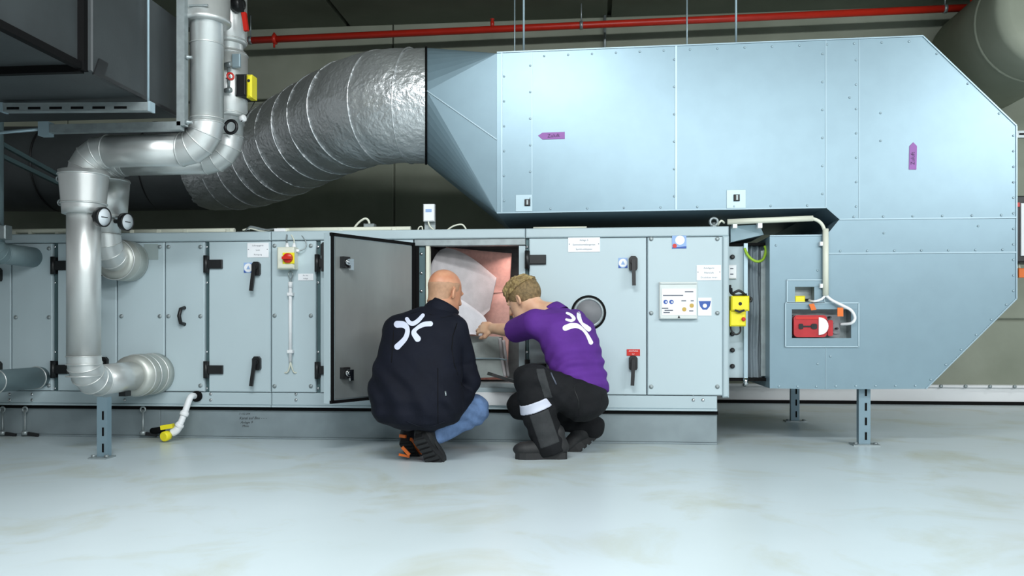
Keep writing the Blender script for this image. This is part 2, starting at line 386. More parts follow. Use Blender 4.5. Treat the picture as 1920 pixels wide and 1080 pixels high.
def handle(door, px, py, lean=-6, y=YA):
    # rosette with a lever that hangs down
    a = P(px, py, y); b = MB()
    w, h = 0.025, 0.042
    pts = [(a.x-w, a.z-h*0.75), (a.x-w*0.75, a.z-h), (a.x+w*0.75, a.z-h), (a.x+w, a.z-h*0.75), (a.x+w, a.z+h*0.65), (a.x+w*0.5, a.z+h), (a.x-w*0.5, a.z+h), (a.x-w, a.z+h*0.65)]
    b.prism(pts, y-0.026, y)
    b.cyl((a.x, y-0.026, a.z+0.008), (a.x, y-0.042, a.z+0.008), 0.016, 14)
    q = P(px+lean, py+42, y)
    b.bar((a.x+0.001, y-0.046, a.z+0.02), (q.x, y-0.05, q.z), 0.021, 0.016, (0, 1, 0))
    return b.build('handle', M['black'], door)
def sign(px0, px1, py0, py1, lines, m='paper', size=0.013, y=YA, label=None, screws=True):
    a = P(px0, py1, y); c = P(px1, py0, y)
    s = MB().box(a.x, c.x, y-0.004, y, a.z, c.z, 0.001).build('sign', M[m], ahu)
    if label: s['label'] = label
    n = len(lines)
    for i, t in enumerate(lines):
        z = c.z-(c.z-a.z)*(i+0.62)/(n+0.25)
        text(t, size, ((a.x+c.x)/2, y-0.0045, z), M['ink'], s)
    if screws:
        for x in (a.x+0.008, c.x-0.008): disc(x, y-0.0046, (a.z+c.z)/2+0.004, 0.003, 8).build('screw', M['ink'], s)
    return s
# left to right
p = front(-420, -200, 'panel'); p = front(-199, -90, 'panel')
d = front(-88, 20, 'door'); handle(d, -2, 515); handle(d, -2, 690)
p = front(22, 97.5, 'panel'); bolts(p, (30, 92), (466, 595, 723))
post(98, 107.5); d = front(108, 218, 'door'); hinge(d, 100, 130, 489, 507); hinge(d, 100, 130, 684, 701); handle(d, 196, 505); handle(d, 197, 682, -10)
MB().torus(P(176, 592, YA-0.02), (0, 1, 0), 0.036, 0.008).build('round_port', M['black'], d)
p = front(220, 308, 'panel'); bolts(p, (228, 300), (463, 593, 722))
gl = MB().box(XX(270, YA), XX(297, YA), YA-0.003, YA, ZZ(280, 487, YA), ZZ(280, 458, YA)).build('sticker', M['grey_sign'], p)
p = front(310, 383, 'panel'); bolts(p, (316, 376), (463, 593, 723))
a = P(344, 608, YA); c = P(344, 577, YA)
MB().tube([(a.x+0.008, YA, a.z), (a.x, YA-0.035, a.z+0.008), (a.x-0.006, YA-0.045, (a.z+c.z)/2), (a.x, YA-0.035, c.z-0.008), (a.x+0.008, YA, c.z)], 0.0115, 8).build('pull_handle', M['black'], p)
post(384, 391); d = front(391.5, 507, 'door'); hinge(d, 386, 418, 487, 504); hinge(d, 386, 419, 685, 701); handle(d, 482, 504, -5); handle(d, 483, 681, -6)
p = front(509, 592, 'panel'); bolts(p, (515, 583), (461, 592, 724))
post(593, 600); d = front(600.5, 774, 'door'); hinge(d, 594, 612, 485, 502); hinge(d, 594, 612, 686, 702); handle(d, 611, 468, 0)
# signs on the left half
sign(464, 504, 455, 483, ['Lüftungsgerät', 'Luvo', 'Reinigung'], label='white sign on the door left of the red switch')
sign(559, 588, 513, 526, ['Ein Aus', 'Anlage'], size=0.011, screws=False, label='small white sign below the switch box')
def round_sticker(px, py, w, h, y=YA):
    a = P(px-w/2, py+h/2, y); c = P(px+w/2, py-h/2, y)
    s = MB().box(a.x, c.x, y-0.003, y, a.z, c.z).build('sticker', M['inkpale'], ahu)
    s['label'] = 'blue sticker with a white disc beside a door handle'
    cxm, czm = (a.x+c.x)/2, (a.z+c.z)/2
    disc(cxm, y-0.0036, czm, (c.x-a.x)*0.46).build('disc', M['paper'], s)
    MB().add([(cxm-0.012, y-0.0042, czm-0.01), (cxm+0.012, y-0.0042, czm-0.01), (cxm, y-0.0042, czm+0.014)], [(0, 1, 2)]).build('triangle', M['inkpale'], s)
    for sx in (-1, 1):
        xx = a.x if sx < 0 else c.x
        MB().add([(xx, y-0.0034, a.z), (xx-sx*0.018, y-0.0034, a.z), (xx, y-0.0034, a.z+0.018)], [(0, 1, 2)] if sx < 0 else [(0, 2, 1)]).build('corner', M['inkblue'], s)
round_sticker(466, 502, 17, 19)
# --- open chamber: frame, header, jambs, sill
def gbox(px0, px1, py0, py1, y0, y1, name, m, bev=0.0):
    a = P(px0, py1, y0); c = P(px1, py0, y0)
    return MB().box(a.x, c.x, y0, y1, a.z, c.z, bev).build(name, M[m], ahu)
MB().box(xa(776), xa(985), YA+0.01, YA+0.07, ZZ(880, 460, YA), ZF, 0.003).build('header', M['galvdark'], ahu)
gbox(776, 785.5, 461, 735, YA+0.02, YA+0.06, 'gasket', 'rubber')
j = gbox(786, 797, 461, 735, YA+0.03, YA+0.08, 'jamb', 'post')
for py in (476, 512, 546, 580, 640, 690): link('rivet', rivet, None, j, tuple(P(790, py, YA+0.03)))
gbox(798, 805, 461, 735, YA+0.012, YA+0.06, 'seal_strip', 'ivory', 0.004)
gbox(973, 985, 461, 735, YA+0.02, YA+0.5, 'jamb', 'rail')
post(986, 991)
gbox(776, 985, 718, 727, YA+0.005, YA+0.12, 'sill', 'galvdark', 0.003)
gbox(776, 985, 727.5, 735, YA+0.0, YA+0.10, 'sill', 'rail', 0.003)
gbox(776, 985, 736, 759, YA-0.006, YA+0.02, 'drip_apron', 'white', 0.003)
# inside walls of the chamber
MB().box(xa(700), xa(780), YA+0.08, YB-0.05, ZB, ZF).build('partition', M['galvdark'], ahu)
MB().box(xa(975)+0.03, xa(1010), YA+0.5, YB-0.05, ZB, ZF).build('partition', M['pinklit'], ahu)  # inner wall, coloured pink for the light that falls on it
# --- open door, hinged on the left of the chamber
hx = Vector((xa(776), YA-0.01, 0)); fx = P(618, 600, 4.42); fx = Vector((fx.x, fx.y, 0))
dd = (fx-hx); Ld = dd.length; dd.normalize(); nin = Vector((-dd.y, dd.x, 0))
if nin.y > 0: nin = -nin
zd0, zd1 = ZZ(612, 757, 4.42), ZZ(612, 436, 4.42)
door = thing_door = MB().obox((hx+fx)/2+Vector((0, 0, (zd0+zd1)/2))-nin*0.022, dd*Ld/2, nin*0.022, Vector((0, 0, (zd1-zd0)/2))).build('open_door', M['rail'], ahu)
door['label'] = 'open door with brushed metal inside swung out to the left'
b = MB()
cz = (zd0+zd1)/2; hh = (zd1-zd0)/2
mid = (hx+fx)/2+Vector((0, 0, cz))
for (off, ex, ez) in ((Vector((0, 0, hh-0.008)), Ld/2, 0.008), (Vector((0, 0, -hh+0.008)), Ld/2, 0.008), (dd*(Ld/2-0.014), 0.007, hh), (-dd*(Ld/2-0.008), 0.008, hh)):
    b.obox(mid+off+nin*0.006, dd*ex, nin*0.007, Vector((0, 0, ez)))
b.build('gasket', M['rubber'], door)
MB().obox(mid+nin*0.002-dd*0.005, dd*(Ld/2-0.03), nin*0.004, Vector((0, 0, hh-0.022))).build('inner_sheet', M['door_in'], door)
for py in (492, 699):
    # latch: black block with a chrome cam
    t = 0.86
    q = hx+dd*(Ld*t); q = Vector((q.x, q.y, ZZ(641, py, 4.5)))
    MB().obox(q+nin*0.018, dd*0.026, nin*0.014, Vector((0, 0, 0.030))).build('latch', M['black'], door)
    lb = MB(); lb.cyl(q+nin*0.03, q+nin*0.052, 0.018, 14); lb.cyl(q+nin*0.052, q+nin*0.058, 0.010, 10)
    lb.obox(q+nin*0.045-dd*0.022+Vector((0, 0, -0.012)), dd*0.012, nin*0.006, Vector((0, 0, 0.03)))
    lb.build('latch_cam', M['chrome'], door)
# --- right-hand door with a round window
d = front(992, 1212, 'door'); hinge(d, 987, 1024, 478, 496); hinge(d, 987, 1024, 682, 698)
handle(d, 1187, 494, 1); handle(d, 1187, 680, -2)
w = P(1103.5, 586.5, YA)
MB().torus(w, (0, 1, 0), 0.094, 0.009, 40, 8).build('window_seal', M['rubber'], d)
MB().lathe((w.x, w.y, w.z), (0, -1, 0), [(0, 0.09), (0.008, 0.09), (0.012, 0.078), (0.006, 0.074), (0.0061, 0.001)], 36).build('window_bezel', M['galvdark'], d)
MB().lathe((w.x, w.y-0.006, w.z), (0, -1, 0), [(0, 0.074), (0.003, 0.073), (0.004, 0.001)], 36).build('pane', M['glass'], d)
sign(1065, 1125, 445, 473, ['Anlage 5', 'Sammelverteilergarten', 'Spüldruckbypass'], size=0.0145, label='white three line sign at the top of the round window door')
round_sticker(1168, 493, 17, 19)
s = sign(1175, 1200, 655, 667, ['ACHTUNG', 'nur'], m='redplastic', size=0.011, screws=False, label='small red warning sticker above the lower handle')
for ch in list(s.children): ch.data.materials.clear(); ch.data.materials.append(M['paper'])
p = front(1214, 1354.5, 'panel'); bolts(p, (1221, 1345), (448, 587, 725))
sign(1306, 1352, 497, 526, ['Zuluftgerät', 'Filterstufe', 'Druckdose innen'], size=0.0135, label='white sign near the right end of the unit')
# blue sticker with red seal
a = P(1260, 466, YA); c = P(1287, 440, YA)
s = MB().box(a.x, c.x, YA-0.003, YA, a.z, c.z).build('sticker', M['inkpale'], ahu); s['label'] = 'blue and white sticker with a red seal'
disc((a.x+c.x)/2+0.004, YA-0.0036, (a.z+c.z)/2+0.008, 0.027).build('disc', M['paper'], s)
MB().add([(a.x, YA-0.0034, a.z), (c.x, YA-0.0034, a.z), (c.x, YA-0.0034, a.z+0.012), (a.x, YA-0.0034, a.z+0.006)], [(0, 1, 2, 3)]).build('stripe', M['inkblue'], s)
disc(a.x+0.015, YA-0.0042, a.z+0.015, 0.0125).build('seal', M['redplastic'], s)
# cup sticker
a = P(1309, 592, YA); c = P(1334, 558, YA)
s = MB().box(a.x, c.x, YA-0.003, YA, a.z, c.z).build('sticker', M['paper'], ahu); s['label'] = 'small sticker with a blue cup shape'
xm = (a.x+c.x)/2; w2 = (c.x-a.x)*0.46; zt = c.z-0.02
MB().add([(xm-w2, YA-0.0036, zt), (xm-w2*0.8, YA-0.0036, zt-0.03), (xm-w2*0.35, YA-0.0036, zt-0.05), (xm+w2*0.35, YA-0.0036, zt-0.05), (xm+w2*0.8, YA-0.0036, zt-0.03), (xm+w2, YA-0.0036, zt)], [(0, 1, 2, 3, 4, 5)]).build('cup', M['inkblue'], s)
disc(xm, YA-0.0042, zt-0.027, 0.012).build('disc', M['paper'], s)
# document holder
a = P(1235.5, 598, YA); c = P(1307, 529, YA)
dh = tag(MB().box(a.x, c.x, YA-0.022, YA, a.z, c.z, 0.006).build('document_holder', M['holder'], ahu), None)
dh['label'] = 'ivory plastic document holder with a printed sheet'
a2 = P(1241, 591, YA-0.022); c2 = P(1305, 541, YA-0.022)
pg = MB().box(a2.x, c2.x, YA-0.025, YA-0.022, a2.z, c2.z).build('sheet', M['paper'], dh)
MB().box(a.x+0.004, c.x-0.004, YA-0.032, YA-0.02, a.z, a.z+0.016, 0.003).build('lip', M['holder'], dh)
MB().box(a.x+0.004, c.x-0.004, YA-0.03, YA-0.02, c.z-0.012, c.z, 0.003).build('top_lip', M['holder'], dh)
q = P(1273, 594.5, YA-0.033); MB().add([(q.x-0.008, YA-0.033, q.z-0.006), (q.x+0.008, YA-0.033, q.z-0.006), (q.x, YA-0.033, q.z+0.01)], [(0, 1, 2)]).build('arrow_mark', M['inkblack'], dh)
yy = YA-0.0256
pr = MB()
for (px, py, w) in ((1292, 547, 16), (1262, 554, 38), (1247, 578, 12), (1254, 582, 16), (1250, 586, 12), (1282, 564, 9), (1298, 564, 6), (1296, 583, 8)):
    q0 = P(px-w/2, py+0.9, yy); q1 = P(px+w/2, py-0.9, yy)
    pr.add([(q0.x, yy, q0.z), (q1.x, yy, q0.z), (q1.x, yy, q1.z), (q0.x, yy, q1.z)], [(0, 1, 2, 3)])
pr.build('print_lines', M['ink'], dh)
for px, py, r, m in ((1248, 566, 0.0125, 'inkblue'), (1259, 566, 0.0125, 'inkblue'), (1297, 573, 0.0125, 'inkgold'), (1283, 580, 0.0125, 'inkgold')):
    q = P(px, py, yy-0.0004); disc(q.x, q.y, q.z, r).build('printed_disc', M[m], dh)
    if m == 'inkblue': disc(q.x+0.003, q.y-0.0004, q.z-0.001, 0.005, 10).build('printed_mark', M['paper'], dh)
# screws along the base rail
for px in (18, 60, 234, 395, 555, 1300, 1318):
    link('bolt', rivet, None, ahu, tuple(P(px, 739, YA+0.008))); link('bolt', rivet, None, ahu, tuple(P(px, 750, YA+0.008)))

# ------------------------------------------------------------------ plinth under the unit
sk = thing('base_frame', ((XL+XR)/2, YS, 0), 'grey steel plinth with a black rubber strip under the air handling unit', 'plinth')
MB().box(XL, xa(1348), YS-0.01, YS+0.09, ZK, ZK+0.024).build('rubber_strip', M['rubber'], sk)
segs = [-420, 40, 300, 1345]
for i in range(3):
    MB().box(XX(segs[i], YS)+0.001, XX(segs[i+1], YS)-0.001, YS+0.004, YS+0.05, 0.012, ZK, 0.002).build('beam', M['skid'], sk)
    MB().box(XX(segs[i], YS)+0.001, XX(segs[i+1], YS)-0.001, YS-0.006, YS+0.06, 0.0, 0.012, 0.002).build('flange', M['skid'], sk)
MB().box(XX(1345, YS)-0.05, XX(1345, YS), YS+0.05, YB, 0.0, ZK).build('end_beam', M['skid'], sk)
MB().box(XL, XX(1345, YS)-0.05, YB-0.1, YB, 0.0, ZK).build('rear_beam', M['skid'], sk)
for t, px, py, sz in (('7.102.204', 458, 776, 0.018), ('Kanal auf Bau - - -', 474, 784, 0.024), ('Anlage 9', 462, 792, 0.022), ('Mitte', 460, 799, 0.02)):
    q = P(px, py, YS+0.003); text(t, sz, tuple(q), M['inkblack'], sk, 'handwriting', rot=0.02, shear=0.35)
# clamps hooked over the plinth
for px in (5, 47, 268):
    e = thing('clamp_rod', P(px, 815, YS-0.03), {5: 'small hooked clamp on the plinth at the left edge', 47: 'small hooked clamp on the plinth left of the pipe stand', 268: 'small hooked clamp on the plinth right of the pipe stand'}[px], 'clamp', 'clamps on the plinth')
    t0 = P(px, 768, YS-0.03); t1 = P(px, 800, YS-0.03); t2 = P(px, 812, YS-0.03)
    MB().tube([t0, t1, t2], 0.006, 8).build('rod', M['galvdark'], e)
    MB().torus(t0, (0, 1, 0), 0.016, 0.006, 16, 6).build('eye', M['galvdark'], e)
    MB().lathe((t2.x, t2.y, t2.z-0.012), (0, 0, 1), [(0, 0.02), (0.02, 0.022), (0.028, 0.012)], 8).build('nut', M['galvdark'], e)
    MB().bar((t2.x, YS-0.03, t2.z), (t2.x+0.09, YS-0.03, t2.z-0.012), 0.012, 0.02).build('claw', M['black'], e)

# ------------------------------------------------------------------ things on the unit's roof
def conduit(pts, r, label, m='ivory', name='conduit', clips=()):
    t = thing(name, pts[0], label, 'conduit' if m == 'ivory' else 'cable')
    MB().tube(pts, r, 12).build('pipe', M[m], t)
    for q in clips: MB().box(q[0]-0.012, q[0]+0.012, q[1]-r-0.004, q[1]+r+0.004, ZT-0.004, q[2]+r*0.6).build('clip', M['ivory'], t)
    return t
zt = ZT+0.014
def rt(px, dz=0.0, y=YA+0.06): return Vector((XX(px, y), y, zt+dz))
conduit([rt(14, .01), rt(126, .01)], 0.016, 'ivory conduit on the unit roof at the far left', clips=[rt(30), rt(60), rt(110)])
conduit([rt(226), rt(440)], 0.016, 'ivory conduit on the unit roof right of the silver pipes', clips=[rt(250), rt(300), rt(350), rt(430)])
conduit([rt(520), rt(620), rt(770)], 0.014, 'ivory conduit on the unit roof above the open door', clips=[rt(540), rt(640), rt(740)])
conduit([rt(1000, -.004), rt(1100, -.004)], 0.006, 'thin grey cable lying along the roof edge near the round window door', 'ivory', 'cable')
e = thing('cable_bundle', rt(480), 'bundle of grey cables and a white clip on the unit roof above the switch', 'cable')
for k in range(3): MB().tube(bez([rt(455+k*6, .002), rt(470, .012+.006*k), rt(490+k*4, -.004+.004*k), rt(512, .006), rt(534, .0)], 5), 0.006, 6).build('cable', M['galvdark' if k else 'ivory'], e)
MB().box(XX(510, YA), XX(531, YA), YA+0.03, YA+0.09, ZT-0.004, ZT+0.022, 0.003).build('clip', M['white'], e)
e = thing('junction_box', rt(691), 'small grey box with an arched white cable on the unit roof', 'box')
MB().box(XX(681, YA+.1), XX(701, YA+.1), YA+0.1, YA+0.16, ZT-0.004, ZZ(690, 419, YA+.1), 0.006).build('body', M['galvdark'], e)
MB().tube(bez([P(661, 432, YA+.12), P(672, 418, YA+.12), P(684, 410, YA+.12), P(691, 414, YA+.12), P(693, 424, YA+.12)], 6), 0.007, 8).build('cable', M['ivory'], e)
e = thing('sensor_box', rt(803), 'tall white sensor box on a steel bracket on the unit roof', 'sensor')
a = P(793.5, 415, YA+.05); c = P(814, 382, YA+.05)
MB().box(a.x, c.x, YA+.05, YA+.09, a.z, c.z, 0.005).build('body', M['white'], e)
MB().box(a.x+0.015, c.x-0.015, YA+.047, YA+.05, c.z-0.05, c.z-0.032).build('display', M['inkpale'], e)
b = MB(); b.box(a.x, c.x, YA+.091, YA+.095, ZT-0.004, a.z+0.03); b.box(a.x, c.x, YA+.03, YA+.095, ZT-0.004, ZT+0.004); b.build('bracket', M['galvdark'], e)
MB().tube(bez([P(803, 416, YA+.06), P(806, 424, YA+.05), P(812, 430, YA+.04), P(816, 434, YA+.03)], 5), 0.005, 6).build('cable', M['ivory'], e)
MB().tube(bez([P(783, 433, YA+.05), P(786, 426, YA+.05), P(791, 425, YA+.05), P(792, 431, YA+.05)], 5), 0.004, 6).build('cable', M['ivory'], e)
tag(MB().tube(bez([P(838, 432, YA+.06), P(850, 424, YA+.06), P(866, 421, YA+.06), P(874, 430, YA+.06)], 6), 0.005, 8).build('cable_loop', M['ivory']), 'thin white cable loop on the roof right of the sensor box', 'cable')
# lifting eye at the right end
e = thing('lifting_eye', rt(1340), 'grey ring bolt on the roof at the right end of the unit', 'ring bolt')
q = P(1338.5, 416, YA+.03)
MB().torus(q, (0, 1, 0), 0.022, 0.008, 22, 8).build('ring', M['galvdark'], e)
MB().lathe((q.x, q.y, ZT-0.004), (0, 0, 1), [(0, 0.018), (0.012, 0.018), (0.016, 0.01), (0.03, 0.01)], 12).build('stem', M['galvdark'], e)

# ------------------------------------------------------------------ switch box with conduit
e = thing('isolator_switch', P(541, 505, YA), 'white isolator box with a red rotary knob on a yellow plate', 'switch')
a = P(527.5, 506, YA); c = P(559, 465, YA)
MB().box(a.x, c.x, YA-0.075, YA, a.z, c.z, 0.008).build('box', M['ivory'], e)
a2 = P(530, 494.5, YA-0.077); c2 = P(552, 473.5, YA-0.077)
MB().box(a2.x, c2.x, YA-0.079, YA-0.074, a2.z, c2.z, 0.001).build('plate', M['yellow'], e)
q = ((a2.x+c2.x)/2-0.002, YA-0.079, (a2.z+c2.z)/2)
MB().lathe(q, (0, -1, 0), [(0, 0.030), (0.012, 0.029), (0.014, 0.027), (0.0141, 0.001)], 24).build('knob', M['redplastic'], e)
MB().obox((q[0], q[1]-0.02, q[2]), (0.028, 0, 0), (0, 0.012, 0), (0, 0, 0.008)).build('grip', M['redplastic'], e)
for px in (539, 552): MB().lathe((XX(px, YA-.03), YA-0.035, c.z), (0, 0, 1), [(0, 0.012), (0.012, 0.012), (0.014, 0.009), (0.026, 0.008)], 12).build('gland', M['white'], e)
MB().lathe((c.x, YA-0.035, c.z-0.02), (1, 0, 0), [(0, 0.010), (0.012, 0.010), (0.022, 0.007)], 12).build('gland', M['white'], e)
for py in (468, 479): MB().box(XX(520.5, YA), XX(526.5, YA), YA-0.004, YA, ZZ(523, py+4, YA), ZZ(523, py-4, YA)).build('warning_label', M['yellow'], e)
MB().tube(bez([(XX(539, YA-.03), YA-.035, c.z+.024), P(537, 450, YA-.02), P(538, 440, YA), P(532, 434, YA+.04)], 5), 0.005, 6).build('cable', M['galvdark'], e)
MB().tube(bez([(XX(552, YA-.03), YA-.035, c.z+.024), P(551, 450, YA-.02), P(546, 440, YA), P(540, 433, YA+.04)], 5), 0.004, 6).build('cable', M['ivory'], e)
MB().tube(bez([(c.x+.02, YA-.035, c.z-.02), P(571, 466, YA-.02), P(574, 455, YA-.01), P(565, 441, YA), P(552, 434, YA+.03)], 6), 0.0035, 6).build('cable', M['galvdark'], e)
e = thing('cable_conduit', P(545, 690, YA), 'upright white conduit with cable ends below the isolator box', 'conduit')
xq = XX(544.5, YA-.02)
MB().tube([(xq, YA-.02, ZZ(544, 678, YA)), (xq, YA-.02, ZZ(544, 529, YA))], 0.0105, 12).build('pipe', M['white'], e)
for py in (552, 659): MB().box(xq-0.016, xq+0.018, YA-0.036, YA, ZZ(544, py+3, YA), ZZ(544, py-3, YA), 0.002).build('clip', M['white'], e)
MB().tube([(xq, YA-.02, ZZ(544, 540, YA)), (xq, YA-.02, ZZ(544, 529, YA))], 0.013, 12).build('collar', M['white'], e)
for dx, px in ((-1, 539), (1, 551)):
    MB().tube(bez([P(544+dx, 508, YA-.02), P(545+dx*4, 515, YA-.03), P(545+dx, 524, YA-.02), (xq, YA-.02, ZZ(544, 532, YA))], 5), 0.004, 6).build('cable', M['galvdark'], e)
    MB().tube(bez([(xq, YA-.02, ZZ(544, 676, YA)), P(545+dx*2, 688, YA-.02), P(px, 698, YA-.012), P(px+dx*5, 699, YA)], 5), 0.0045, 6).build('cable', M['ivory'], e)

# ------------------------------------------------------------------ drain pipe
e = thing('drain_pipe', P(316, 822, YA-.1), 'white plastic drain pipe with yellow caps leaving the plinth', 'drain pipe')
q0 = P(366, 743, YA+.0); q1 = P(357, 745, YA-.07); q2 = P(346, 775, YA-.10); q3 = P(337, 797, YA-.12); q4 = P(322, 812, YA-.13)
MB().lathe((XX(369, YA), YA+.01, q0.z), (0, -1, 0), [(0, 0.033), (0.02, 0.033), (0.025, 0.026)], 20).build('grommet', M['rubber'], e)
MB().tube(bez([q0, q1, q2, q3], 5), 0.0185, 14).build('pipe', M['white'], e)
for q, d in ((q2, q3-q2), (q3, q4-q3)):
    d = d.normalized(); MB().lathe(q-d*0.012, d, [(0, 0.022), (0.008, 0.026), (0.022, 0.026), (0.03, 0.022)], 16).build('collar', M['white'], e)
MB().tube(bez([q3, (q3+q4)/2+Vector((0.004, 0, -0.008)), q4], 5), 0.023, 14).build('trap', M['white'], e)
MB().lathe(q4+Vector((-0.014, -0.01, -0.012)), (-0.25, -1, -0.1), [(0, 0.027), (0.02, 0.030), (0.04, 0.030), (0.046, 0.024)], 18).build('cap', M['yellow'], e)
qc = P(314, 800, YA-.12)
MB().obox(qc, (0.036, 0, 0.006), (0, 0.018, 0), (-0.002, 0, 0.013)).build('lever', M['yellow'], e)
MB().tube([P(305, 806, YA-.03), P(286, 808, YS-.02)], 0.02, 10).build('outlet', M['rubber'], e)

# ------------------------------------------------------------------ big galvanised supply duct
DD = 1.42
du = thing('supply_duct', P(1640, 730, YD), 'big galvanised rectangular supply duct bending over the unit', 'duct')
def pp(pts, y=YD): return [(P(a, b, y).x, P(a, b, y).z) for a, b in pts]
def dpanel(pts): return MB().prism(pp(pts), YD-0.004, YD+0.004).build('panel', M['galv'], du)
dpanel([(932, 100), (997, 97.5), (997, 397), (932, 400)])
dpanel([(998.5, 97.5), (1266, 86), (1266, 393.5), (998.5, 397)])
dpanel([(1269, 86), (1547, 75), (1547, 390), (1269, 393.5)])
dpanel([(1549, 75), (1609.5, 72), (1609.5, 410), (1573, 411), (1549, 390)])
dpanel([(1610.5, 72), (1730, 69), (1905, 237), (1905, 407), (1610.5, 410)])
dpanel([(1573, 412), (1905, 408.5), (1905, 472.5), (1549, 475), (1549, 440), (1556, 433)])
dpanel([(1549, 476.5), (1905, 474), (1905, 560), (1735, 729), (1549, 730), (1549, 634), (1595, 634), (1595, 580), (1549, 580)])
b = MB()
b.prism(pp([(1443, 443), (1548, 441), (1548, 556), (1526, 556), (1526, 538), (1490, 538), (1490, 556), (1443, 556)]), YD-0.004, YD+0.004)
b.prism(pp([(1443, 556), (1490, 556), (1490, 573), (1526, 573), (1526, 556), (1548, 556), (1548, 580), (1484, 580), (1484, 634), (1548, 634), (1548, 730), (1443, 728)]), YD-0.004, YD+0.004)
b.build('panel', M['galv'], du)
out = pp([(932, 100), (1266, 86), (1548, 75), (1730, 69), (1905, 237), (1905, 560), (1735, 729), (1443, 728), (1443, 443), (1545, 441), (1556, 433), (1573, 411), (1548, 390), (932, 400)])
n = len(out); vs = [(x, YD+0.004, z) for x, z in out]+[(x, YD+DD, z) for x, z in out]
b = MB().add(vs, [(i, (i+1) % n, n+(i+1) % n, n+i) for i in range(n)]+[tuple(range(2*n-1, n-1, -1))])
b.build('casing', M['galv'], du)
# standing seams and edge folds
def strip(p0, p1, w=0.010, d=0.005, name='seam', m='fold'):
    a = P(*p0, YD); c = P(*p1, YD)
    MB().bar((a.x, YD-0.004-d/2, a.z), (c.x, YD-0.004-d/2, c.z), d, w, (0, 0, 1) if abs(c.x-a.x) > abs(c.z-a.z) else (1, 0, 0)).build(name, M[m], du)
strip((1267.5, 86), (1267.5, 393), m='seam'); strip((997.7, 98), (997.7, 397), 0.006, 0.003); strip((1548, 75), (1548, 390), 0.006, 0.003)
strip((1573, 411.5), (1905, 408), 0.008); strip((1549, 475.5), (1905, 473), 0.008); strip((1610, 72), (1610, 410), 0.004, 0.002)
strip((1548, 441), (1548, 580), 0.004, 0.003); strip((1548, 634), (1548, 730), 0.004, 0.003)
strip((941, 99.6), (941, 400), 0.010, 0.004)
for (p0, p1) in (((932, 99), (1730, 68)), ((1730, 68.5), (1905, 236)), ((932, 399.5), (1548, 389.5)), ((1443, 442.5), (1546, 441)), ((1905, 560), (1735, 729)), ((1905, 237), (1905, 560))):
    strip(p0, p1, 0.007, 0.006, 'edge_fold')
b = MB()
def srow(p0, p1, n, off=(0, 0)):
    for i in range(n):
        t = (i+0.5)/n; q = P(p0[0]+(p1[0]-p0[0])*t+off[0], p0[1]+(p1[1]-p0[1])*t+off[1], YD-0.004)
        b.lathe(q, (0, -1, 0), [(0, 0.007), (0.004, 0.006), (0.006, 0.002)], 6)
srow((998, 98), (1267, 86), 6, (0, 8)); srow((1268, 86), (1730, 69), 9, (0, 8)); srow((998, 98), (998, 397), 6, (-4, 0)); srow((1268, 86), (1268, 394), 6, (-4, 0))
srow((1548, 75), (1548, 390), 6, (-6, 0)); srow((1605, 90), (1605, 410), 7); srow((1573, 411), (1905, 407), 6, (0, -4)); srow((1550, 475), (1905, 472), 7, (0, -4))
srow((1900, 240), (1900, 560), 11); srow((1905, 560), (1735, 729), 6, (-4, -3)); srow((1549, 729), (1735, 728), 5, (0, -5)); srow((1730, 69), (1905, 237), 3, (-3, 4)); srow((1443, 728), (1548, 729), 3, (0, -4))
srow((998, 397), (1548, 390), 8, (0, -5)); srow((945, 120), (945, 400), 6)
for q in ((1651, 212), (1651, 264), (1593, 183), (1657, 437), (1834, 424), (1533, 507), (1533, 682), (1557, 668), (1443+12, 460)): srow(q, q, 1)
tag(b.build('screws', M['seam'], du), kind='stuff')
# measuring point plates
for k, (x0, x1, y0, y1, hx_, hy) in enumerate(((967, 998, 365, 397, 989, 380), (1362, 1398, 356, 391, 1381, 371))):
    a = P(x0, y1, YD); c = P(x1, y0, YD)
    pl = MB().box(a.x, c.x, YD-0.008, YD-0.004, a.z, c.z, 0.001).build('measuring_plate', M['seam'], du)
    q = P(hx_, hy, YD-0.008); MB().box(q.x-0.017, q.x+0.017, YD-0.02, YD-0.008, q.z-0.019, q.z+0.019, 0.003).build('socket', M['black'], pl)
    MB().box(q.x-0.004, q.x+0.005, YD-0.026, YD-0.02, q.z-0.014, q.z+0.014).build('plug', M['galvdark'], pl)
# flow arrows
def arrow(pts, tx, rot, label):
    s = MB().prism(pp(pts, YD-0.004), YD-0.0075, YD-0.004).build('arrow_sign', M['purple_sign'], du); s['label'] = label
    q = P(*tx, YD-0.008); text('Zuluft', 0.030, (q.x, YD-0.0085, q.z), M['signink'], s, rot=rot)
arrow([(1009, 254.5), (1017, 249), (1059, 247.5), (1059, 260.5), (1017, 261.5)], (1038, 254.5), 0.02, 'purple arrow sign reading Zuluft pointing left')
arrow([(1712, 267), (1719, 274), (1718, 318), (1704, 318), (1705, 274)], (1711.5, 297), math.pi/2, 'purple arrow sign reading Zuluft pointing up')
